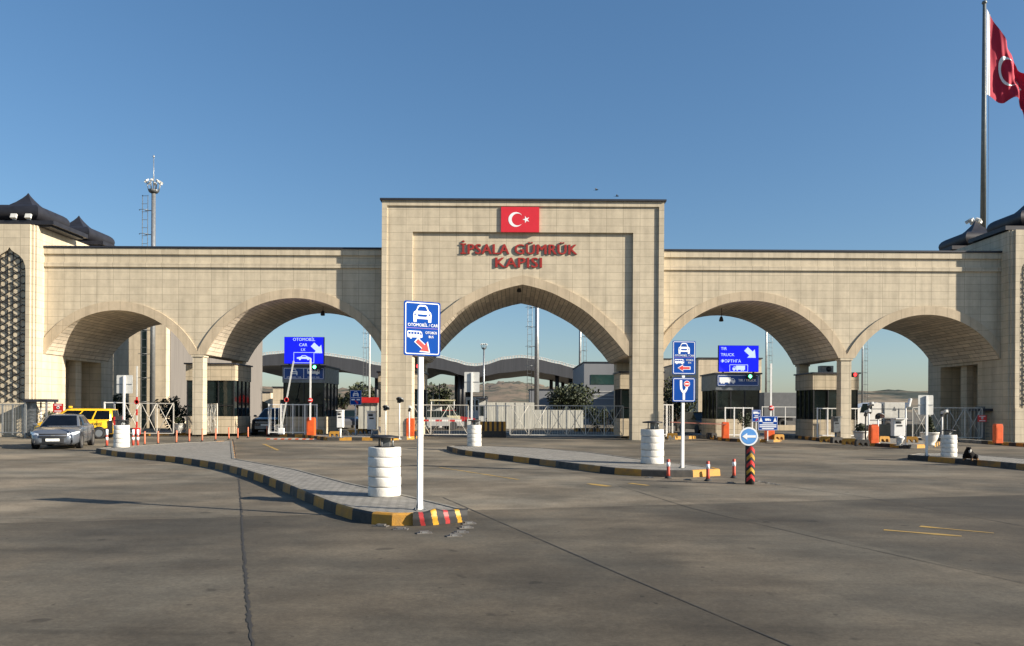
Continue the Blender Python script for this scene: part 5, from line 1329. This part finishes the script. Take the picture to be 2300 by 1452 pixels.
def pt(t, w, d, zt, X, Z):
    for i in range(5): b = MB(); b.box2((-w/2+.3+i*w/5, -d/2-.03, 1.3), (-w/2+.3+i*w/5+w/9, -d/2-.01, zt-.5)); b.build('window', glass, t)
block_bld('white_house', 'small white house with dark windows behind the grey sign back', 'building', 1046, 1092, 892, 125, 8, white, parts=pt)
block_bld('dark_shed', 'long dark shed low on the horizon right of the truck booth', 'building', 1712, 1800, 884, 130, 10, mat('shed_grey', (.10, .10, .105), .7))
# white panel wall, hoardings and low walls
def wall_run(name, label, x0, x1, y0, Y, th=.25, m=offw, seams=0, z0=0, cat='wall'):
    a, c = at(x0, y0, Y), at(x1, y0, Y); w = c.x-a.x
    t = thing(name, label, cat, ((a.x+c.x)/2, Y, 0))
    b = MB(); b.box((0, 0, (a.z+z0)/2), (w, th, a.z-z0)); b.build('panel', m, t)
    if seams:
        b = MB()
        for i in range(1, seams): b.box((-w/2+w*i/seams, -th/2-.01, (a.z+z0)/2), (.05, .018, a.z-z0-.05))
        b.build('seam', galv, t)
pw = mat('weathered_white_panel', (.52, .51, .45), .6, 0, .15, 2, stretch=(3, 3, .4))
wall_run('panel_wall', 'white weathered panel wall inside the centre arch left of the tall mast', 1094, 1200, 904, 62, m=pw, seams=5)
wall_run('panel_wall', 'lower white panel wall under the tree inside the centre arch', 1200, 1310, 921, 64, m=pw, seams=6)
wall_run('low_wall', 'low cream wall behind the fence right of the truck booth', 1700, 1796, 955, 61, .4, warm_wall)
wall_run('low_wall', 'low cream wall behind the right island and its planters', 1962, 2108, 953, 48.6, .4, warm_wall)
wall_run('hoarding', 'white hoarding with red top behind the blue car sign, left of the centre pier', 806, 860, 905, 58, m=pw, seams=4)
t = thing('red_banner', 'red banner along the top of the white hoarding by the left centre pier', 'banner', (XA(825, 57.8), 57.7, at(825, 899, 57.7).z)); b = MB(); b.box((0, 0, 0), (XA(860, 57.7)-XA(790, 57.7), .06, .42)); b.build('cloth', red, t)
def hut(label, x0, x1, y0, Y, m=offw):
    a, c = at(x0, y0, Y), at(x1, y0, Y); w = c.x-a.x; zt = a.z
    t = thing('kiosk', label, 'kiosk', ((a.x+c.x)/2, Y+w/2, 0), 0, 'small kiosks in the yard')
    b = MB(); b.box((0, 0, zt*.5), (w, w, zt)); b.build('wall', m, t)
    b = MB(); b.box((0, -.1, zt+.04), (w+.4, w+.4, .1)); b.build('roof', dark_cap, t)
    b = MB(); b.box((0, -w/2-.01, zt*.62), (w*.7, .02, zt*.35)); b.build('window', glass, t)
hut('narrow white kiosk with a dark window beside the striped barrier', 1076, 1090, 897, 60)
hut('white kiosk left in the centre arch behind the braced gate', 962, 990, 912, 64)
# yard cars and machines (small, seen through the gate bars)
def yard_car(label, px, py, Y, colr, rz, L=4.3):
    p = G(px, py); p = Vector((XA(px, Y), Y, 0)); t = thing('yard_car', label, 'car', p, rz, 'cars parked in the yard behind the gate')
    m = car_paint('yard_paint_%s' % colr[0], colr[1])
    b = MB(); b.prism([(-L/2, .3), (-L/2, .8), (-L*.42, .95), (L*.2, .95), (L*.47, .78), (L/2, .6), (L/2, .3)], -.85, .85); b.build('body', m, t)
    b = MB(); b.prism([(-L*.4, .951), (-L*.3, 1.42), (L*.08, 1.45), (L*.22, .951)], -.72, .72); b.build('cabin', glass, t)
    b = MB(); b.box((-L*.1, 0, 1.46), (L*.38, 1.4, .05)); b.build('roof', m, t)
    for x in (-L*.3, L*.3):
        for s in (-1, 1):
            b = MB(); b.cyl((x, s*.7, .32), (x, s*.88, .32), .32, seg=16); b.build('wheel', tyre_m, t)
yard_car('white car behind the braced gate, left in the centre arch', 975, 955, 58, ('white', (.34, .34, .34)), R(20))
yard_car('red car behind the braced gate near the near sign post', 1012, 955, 66, ('red', (.4, .03, .03)), R(10))
yard_car('dark car standing left of the truck booth under the lane arm', 1574, 955, 52, ('dark', (.03, .03, .035)), R(-80))
yard_car('grey car between the dark booth and the white hoarding', 775, 950, 60, ('grey', (.12, .12, .13)), R(-70))
t = thing('forklift', 'pale yellow site vehicle with an open cab behind the left half of the centre gate', 'vehicle', (XA(1000, 61), 61, 0), R(5))
b = MB(); b.box((0, 0, .75), (2.4, 1.3, .6), bev=.06); b.build('body', mat('pale_yellow', (.55, .5, .33), .5), t)
b = MB(); b.box((-.2, 0, 2.28), (2.0, 1.4, .09)); b.build('cab_roof', mat('pale_yellow', (.55, .5, .33)), t)
for x in (-1.1, .7):
    for y in (-.6, .6): b = MB(); b.cyl((x, y, 1.04), (x, y, 2.24), .045, seg=8); b.build('cab_post', offw, t)
for x in (-.8, .8):
    for y in (-.6, .6): b = MB(); b.cyl((x, y-.12, .4), (x, y+.12, .4), .4, seg=18); b.build('wheel', tyre_m, t)
t = thing('lane_boom', 'red and white lane boom lying level across the left half of the centre arch', 'barrier', (XA(935, 42.6), 42.5, .95)); L = XA(1052, 42.6)-XA(935, 42.6)
b = MB()
for i in range(8): b.box((L*(i+.5)/8, 0, 0), (L/8-.001, .05, .1), i % 2)
b.build('pole', [white, red], t)
b = MB(); b.box((L+.05, 0, -.4), (.22, .3, 1.0), bev=.02); b.build('housing', offw, t)
# kerb line and planting strip beyond the centre gate
b = MB(); a, c = at(1290, 968, 55).x, at(1404, 968, 55).x; n = 14
for i in range(n): b.box2((a+(c-a)*i/n, 55, 0), (a+(c-a)*(i+1)/n-.001, 55.2, .26), i % 2)
tag(b.build('yard_kerb', [yel, kblk]), kind='structure')
for i, (px, lab) in enumerate(((1338, 'dense green bush behind the right half of the centre gate, leftmost'), (1362, 'dense green bush in the middle behind the right half of the centre gate'), (1388, 'dense green bush beside the right centre pier, behind the gate'))):
    tree('bush', lab, (XA(px, 57), 57.2, 0), 1.75, 1.35, 700, .085, (leafB, leafA), .05, 9, 'bush', 'bushes behind the centre gate')
tree('tree', 'broad dark tree in front of the grey building inside the centre arch', (XA(1277, 72), 72, 0), 4.0, 5.2, 4200, .16, (leafA, leafA, leafB), .28, 26)
tree('tree', 'dark tree between the left booth and the taxi, against the pale building', (XA(268, 50), 50, 0), 2.75, 2.0, 1100, .11, (leafA, leafB), .2, 10)
tree('tree', 'low dark tree in front of the ribbed warehouse at left', (XA(385, 54), 54, 0), 2.2, 2.4, 1300, .11, (leafA, leafA, leafB), .2, 12)
tree('tree', 'thin dark tree right of the two panel sign, before the cream warehouse', (XA(1520, 58), 58, 0), 3.9, 3.0, 1800, .13, (leafA, leafB), .2, 14)
tree('tree', 'far tree above the hoarding left of the centre pier', (XA(805, 170), 170, 0), 8.5, 7.5, 900, .4, (leafA, leafB), .2, 12)
tree('tree', 'small far tree between the dark booth and the hoarding', (XA(772, 180), 180, 0), 6.0, 6.5, 600, .4, (leafA, leafB), .2, 9)
tree('tree', 'far dark tree left of the canopy columns in the centre arch', (XA(991, 150), 150, 0), 6.6, 6.0, 1200, .3, (leafA, leafB), .15, 14)
tree('tree', 'far dark tree at the left edge of the centre arch opening', (XA(962, 160), 160, 0), 6.2, 6.0, 900, .32, (leafA, leafB), .15, 10)
# masts
def mast(label, px, pyb_Y, ytop, r0, r1, ladder=0, lamps=None, m=galv, spire=0):
    Y = pyb_Y; a = at(px, ytop, Y); t = thing('light_mast', label, 'light mast', (a.x, Y, 0), 0, 'steel lighting masts'); h = a.z
    b = MB(); b.cyl((0, 0, 0), (0, 0, h), r0, r1, 14); b.build('pole', m, t)
    if ladder:
        b = MB(); s = ladder; x = -r0-.42
        for dx in (-.2, .2): b.tube([(s*(r0+.45)+dx, -.05, .5), (s*(r1+.45)+dx, -.05, h-.3)], .025, 5)
        n = int(h/.6)
        for i in range(n): z = .7+i*.6; b.box((s*(r0+.45), -.05, z), (.4, .03, .03))
        n = int(h/1.8)
        for i in range(n):
            z = 2+i*1.8; b.tube([(s*(r0+.45)+.36*math.cos(q), -.05-.36*math.sin(q), z) for q in [math.pi*k/6 for k in range(7)]], .022, 5); b.box((s*(r0+.2), 0, z), (.5, .05, .05))
        b.build('ladder', steel, t)
    if lamps:
        b = MB(); b.lathe([(lamps*.55, h-.12), (lamps*.72, h), (lamps*.72, h+.1), (lamps*.55, h+.1), (.1, h+.02)], 18)
        for k in range(8): a_ = 2*math.pi*k/8; b.tube([(.7*lamps*math.cos(a_), .7*lamps*math.sin(a_), h), (lamps*math.cos(a_), lamps*math.sin(a_), h+1.35*lamps)], .03, 5)
        b.build('lamp_ring', steel, t)
        for k in range(8):
            a_ = 2*math.pi*k/8+.2; b = MB(); b.box((lamps*1.02*math.cos(a_), lamps*1.02*math.sin(a_), h+1.35*lamps), (.5*lamps, .3*lamps, .2*lamps), M=Matrix.Rotation(a_, 4, 'Z') @ Matrix.Rotation(R(35), 4, 'Y')); b.build('floodlight', offw, t)
    if spire:
        b = MB(); b.cyl((0, 0, h), (0, 0, h+spire), .05, .025, 6); b.lathe([(.001, h+spire-.1), (.09, h+spire), (.001, h+spire+.15)], 8); b.build('spire', galv, t)
    return t
mast('tall mast with a crown of floodlights rising above the left wing', 345, 57, 430, .2, .15, -1, .52, spire=2.6)
mast('thick dark mast with rungs in the middle of the centre arch', 1207, 70, 560, .24, .17, -1)
mast('thin mast with a ladder right of the thick one in the centre arch', 1304, 98, 600, .2, .12, 1)
mast('slim lamp mast with small round lamps left of the thick mast', 1087, 110, 783, .15, .11, 0, .45)
mast('thin mast with a ladder in the arch behind the truck display', 1722, 105, 640, .17, .11, 1)
mast('thin mast behind the red signal in the far right arch', 1938, 115, 640, .15, .1, 1)
mast('thin pale mast between the car display and the left centre pier', 831, 95, 640, .14, .1, -1, m=offw)
mast('very thin distant mast above the small inner gate', 587, 120, 742, .09, .06)
mast('slim grey pole left of the canopy columns in the centre arch', 973, 125, 868, .1, .08) 
mast('slim pole before the far dark tree in the centre arch', 987, 128, 862, .1, .08)
# floodlights on the left tower and on the right roof
for i, (px, lab) in enumerate(((21, 'white floodlight on the left tower eaves, left of two'), (54, 'white floodlight on the left tower eaves, right of two'))):
    p = at(px, 490, 39.9); t = thing('floodlight', lab, 'floodlight', (p.x, p.y+.35, 11.54), 0, 'floodlights on the tower roofs')
    b = MB(); b.box((0, 0, .2), (.3, .12, .24), M=Matrix.Rotation(R(-20), 4, 'X')); b.build('casing', offw, t)
    b = MB(); b.box((0, .05, .05), (.2, .05, .1)); b.build('bracket', steel, t)
p = at(2189, 500, 52); t = thing('light_mast', 'cluster of white floodlights just above the right small pagoda roof', 'light mast', (p.x, 52, 0), 0, 'steel lighting masts')
b = MB(); b.cyl((0, 0, 0), (0, 0, p.z), .14, .1, 10); b.build('pole', galv, t)
for k in range(5): b = MB(); a_ = R(20+65*k); b.box((.4*math.cos(a_), .3*math.sin(a_), p.z+.1), (.36, .2, .2), M=Matrix.Rotation(a_, 4, 'Z') @ Matrix.Rotation(R(30), 4, 'Y')); b.build('floodlight', offw, t)
# ---------------------------------------------------------------- flag
Yf = 76.; k = Yf/F
a = at(2211, 10, Yf); hf = a.z
t = thing('flagpole', 'very tall grey flagpole rising behind the right tower', 'flagpole', (a.x, Yf, 0))
b = MB(); b.cyl((0, 0, 0), (0, 0, hf*.45), .38, .30, 20); b.cyl((0, 0, hf*.45), (0, 0, hf), .28, .15, 18); b.lathe([(.15, hf), (.25, hf+.12), (.2, hf+.3), (.001, hf+.4)], 14); b.build('pole', mat('pole_grey', (.17, .185, .18), .5, .3), t)
x0 = at(2219, 26, Yf).x; 
def flagp(u, v):        # u 0..1.5 along the fly, v 0..1 up the hoist (1 = top)
    pxx = 2219+u*100*(1-.18*u)
    ytop = 26+u*178*(1-.2*u); ybot = 214+34*u+14*math.sin(u*7)*min(1, u*2)
    py = ytop+(ybot-ytop)*(1-v)
    p = at(pxx, py, Yf); p.y += .4*math.sin(u*7.0+v*2.6)*min(1, u*1.6)+.13*math.sin(u*17-v*7)*min(1, u*2)+.06*math.sin(u*31+v*11)*min(1, u*2); return p
t = thing('flag', 'large red flag with white crescent hanging from the tall pole at right', 'flag', (0, 0, 0))
b = MB(); b.grid([[flagp(1.5*i/60, j/36) for j in range(37)] for i in range(61)]); fl = b.build('cloth', mat('flag_cloth', (.42, .008, .04), .8, 0, .1, .6), t, recalc=False)
b = MB(); b.grid([[flagp(u, j/24)+Vector((0, -.03, 0)) for j in range(25)] for u in (-.03, 0, .045)]); b.build('hoist_band', swhite, fl, recalc=False)
b = MB(); emblem(b, .5, .5, 1, lambda u, v: flagp(u, v)+Vector((0, -.05, 0)), thin=.228); b.build('crescent_and_star', swhite, fl, recalc=False)
b = MB(); b.tube([(x0-.1, Yf-.3, 4), (x0-.05, Yf-.3, hf-1)], .02, 4); b.build('halyard', blk, t)
# ---------------------------------------------------------------- hills
def hills(name, prof, Y, depth, m, rough):
    xs = []; 
    b = MB(); rows = []
    x0_, x1_ = prof[0][0], prof[-1][0]; n = 240
    for j in range(12):
        f = j/11; row = []
        for i in range(n+1):
            px = x0_+(x1_-x0_)*i/n; top = interp(prof, px); p = at(px, top, Y)
            z = max(-1, p.z)*(math.sin(f*math.pi/2)**1.2) + rough*(math.sin(px*.21+j*1.7)+math.sin(px*.083-j*2.3)+.6*math.sin(px*.57+j))*f*.4
            row.append((p.x*(1-(1-f)*.0), Y-(1-f)*depth, z-2*(1-f)))
        rows.append(row)
    b.grid(rows); return tag(b.build(name, m, recalc=False), kind='structure')
hill_m = mat('dry_hill', (.185, .135, .09), .95, 0, .3, .02, c2=(.05, .055, .033))
for n_ in hill_m.node_tree.nodes:
    if n_.type == 'TEX_NOISE': n_.inputs['Scale'].default_value = .03; n_.inputs['Detail'].default_value = 12; n_.inputs['Roughness'].default_value = .75
hills('hills', [(200, 893), (400, 890), (560, 880), (600, 872), (640, 874), (780, 877), (850, 874), (930, 878), (960, 874), (990, 867), (1060, 866), (1100, 866), (1130, 861), (1160, 860), (1200, 866), (1240, 874), (1300, 882), (1400, 889), (1500, 893)], 900, 420, hill_m, 3.)
hill2 = mat('far_wooded_hill', (.20, .155, .10), .95, 0, .3, .01, c2=(.03, .042, .03), stretch=(.35, .35, 5))
for n_ in hill2.node_tree.nodes:
    if n_.type == 'TEX_NOISE': n_.inputs['Scale'].default_value = .02; n_.inputs['Detail'].default_value = 10
hills('hills', [(1500, 900), (1650, 893), (1750, 890), (1850, 884), (1930, 881), (1960, 880), (2010, 884), (2060, 886), (2110, 884), (2160, 882), (2250, 884), (2400, 890)], 1400, 700, hill2, 4.)
for hm in (hill_m, hill2):
    for n_ in hm.node_tree.nodes:
        if n_.type == 'MAP_RANGE': n_.inputs['From Min'].default_value = .44; n_.inputs['From Max'].default_value = .56
# red and white speed strip across the car lane
a, c = G(600, 987), G(728, 987.5); n = 16
t = thing('speed_strip', 'orange and white speed strip across the lane before the car booth', 'speed bump', a); d = (c-a)
for k_, m_ in ((0, org), (1, offw)):
    b = MB()
    for i in range(n):
        if i % 2 == k_:
            p = d*(i+.5)/n; b.prism([(p.x-d.length/n*.5+.002, .001), (p.x+d.length/n*.5-.002, .001), (p.x+d.length/n*.45, .035), (p.x-d.length/n*.45, .035)], p.y-.15, p.y+.15)
    b.build('stripes', m_, t)
# ---------------------------------------------------------------- the dog
def skin_body(name, V, E, rad, m, par, root=0, lv=2):
    me = bpy.data.meshes.new(name); me.from_pydata(V, E, []); me.materials.append(m)
    o = bpy.data.objects.new(name, me); COL.objects.link(o); o.parent = par
    sk = o.modifiers.new('skin', 'SKIN'); sk.use_smooth_shade = True
    lay = me.skin_vertices[0] if me.skin_vertices else None
    for i, r in enumerate(rad): lay.data[i].radius = (r, r) if not isinstance(r, tuple) else r
    for i in range(len(V)): lay.data[i].use_root = (i == root)
    sb = o.modifiers.new('sub', 'SUBSURF'); sb.levels = lv; sb.render_levels = lv
    return o
p = G(2192, 1036, .16); t = thing('dog', 'black dog with white chest and tan legs lying on the right traffic island', 'dog', (p.x, p.y+.3, .155), R(38)); t.scale = (.86,)*3
# x to the right (tail), head at left looking at the camera side; sphinx-like lying pose with raised front
V = [(.30, .05, .15), (.16, .04, .19), (.02, .03, .24), (-.10, .02, .29), (-.17, .0, .36), (-.215, -.03, .44), (-.27, -.09, .425), (-.30, -.13, .41),     # hip, loin, chest, shoulder, neck, skull, muzzle, nose
     (-.14, -.09, .20), (-.17, -.12, .09), (-.27, -.17, .035), (-.33, -.19, .03),        # near foreleg
     (-.14, .12, .20), (-.18, .13, .09), (-.28, .1, .035), (-.34, .09, .03),            # far foreleg
     (.27, -.10, .12), (.12, -.16, .10), (.22, -.18, .035), (.08, -.2, .03),              # near hind: thigh, stifle, hock, toes
     (.27, .19, .12), (.14, .23, .08), (.24, .25, .035), (.1, .26, .03),
     (.42, .08, .08), (.52, .02, .04), (.58, -.06, .035)]
E = [(0, 1), (1, 2), (2, 3), (3, 4), (4, 5), (5, 6), (6, 7), (3, 8), (8, 9), (9, 10), (10, 11), (3, 12), (12, 13), (13, 14), (14, 15), (0, 16), (16, 17), (17, 18), (18, 19), (0, 20), (20, 21), (21, 22), (22, 23), (0, 24), (24, 25), (25, 26)]
rad = [.12, .125, .135, .13, .085, .08, .045, .032, .06, .042, .032, .03, .06, .042, .032, .03, .085, .06, .035, .03, .085, .06, .035, .03, .03, .024, .016]
dm = bpy.data.materials.new('dog_coat'); dm.use_nodes = True; nt = dm.node_tree; bs = nt.nodes['Principled BSDF']; bs.inputs['Roughness'].default_value = .9; bs.inputs['Specular IOR Level'].default_value = .1
tc = nt.nodes.new('ShaderNodeTexCoord'); sp = nt.nodes.new('ShaderNodeSeparateXYZ'); nt.links.new(tc.outputs['Object'], sp.inputs[0])
rz_ = nt.nodes.new('ShaderNodeMapRange'); rz_.inputs['From Min'].default_value = .10; rz_.inputs['From Max'].default_value = .06; nt.links.new(sp.outputs['Z'], rz_.inputs['Value'])
mx = nt.nodes.new('ShaderNodeMix'); mx.data_type = 'RGBA'; mx.inputs['A'].default_value = (.012, .011, .011, 1); mx.inputs['B'].default_value = (.19, .11, .055, 1)
nt.links.new(rz_.outputs[0], mx.inputs['Factor']); nt.links.new(mx.outputs['Result'], bs.inputs['Base Color'])
dog = skin_body('body', V, E, rad, dm, t, 2)
b = MB(); b.lathe([(.001, -.06), (.035, -.03), (.045, .02), (.03, .07), (.001, .09)], 12, M=Matrix.Translation((-.215, -.085, .33)) @ Matrix.Rotation(R(25), 4, 'Y')); b.build('chest_patch', mat('dog_white', (.6, .57, .52), .8), t)
for sx, yy in ((-.20, -.085), (-.185, .045)):
    b = MB(); b.face([(sx-.02, yy, .49), (sx+.05, yy-.01, .48), (sx+.05, yy-.03, .40)]); b.face([(sx-.02, yy+.015, .49), (sx+.05, yy-.03, .40), (sx+.05, yy-.01, .48)]); b.build('ear', dm, t, recalc=False)
for yy in (-.10, -.045):
    b = MB(); b.lathe([(.001, -.008), (.008, 0), (.001, .008)], 8, M=Matrix.Translation((-.272, yy, .462))); b.build('eye', blk, t)
b = MB(); b.lathe([(.001, -.014), (.016, 0), (.001, .014)], 10, M=Matrix.Translation((-.335, -.15, .415))); b.build('nose', blk, t)
# ---------------------------------------------------------------- birds
for px, py, s, lab in ((1340, 427, .5, 'tiny dark bird flying above the centre block, the higher of two'), (1386, 441, .45, 'tiny dark bird flying just above the centre block roof, the lower of two')):
    p = at(px, py, 55); t = thing('bird', lab, 'bird', p, rnd.uniform(-.5, .5), 'birds over the gate')
    b = MB(); b.lathe([(.001, -.16), (.035, -.05), (.04, .04), (.02, .12), (.001, .16)], 8, M=Matrix.Rotation(R(90), 4, 'Y'))
    for sd in (1, -1): b.face([(-.05, 0, .01), (.06, 0, .01), (.02, sd*.12, .09), (-.04, sd*.24, .05)]); b.face([(-.04, sd*.24, .045), (.02, sd*.12, .085), (.06, 0, .005), (-.05, 0, .005)])
    b.face([(-.14, -.015, 0), (-.14, .015, 0), (-.24, .04, 0), (-.24, -.04, 0)])
    b.build('body', blk, t, recalc=False)
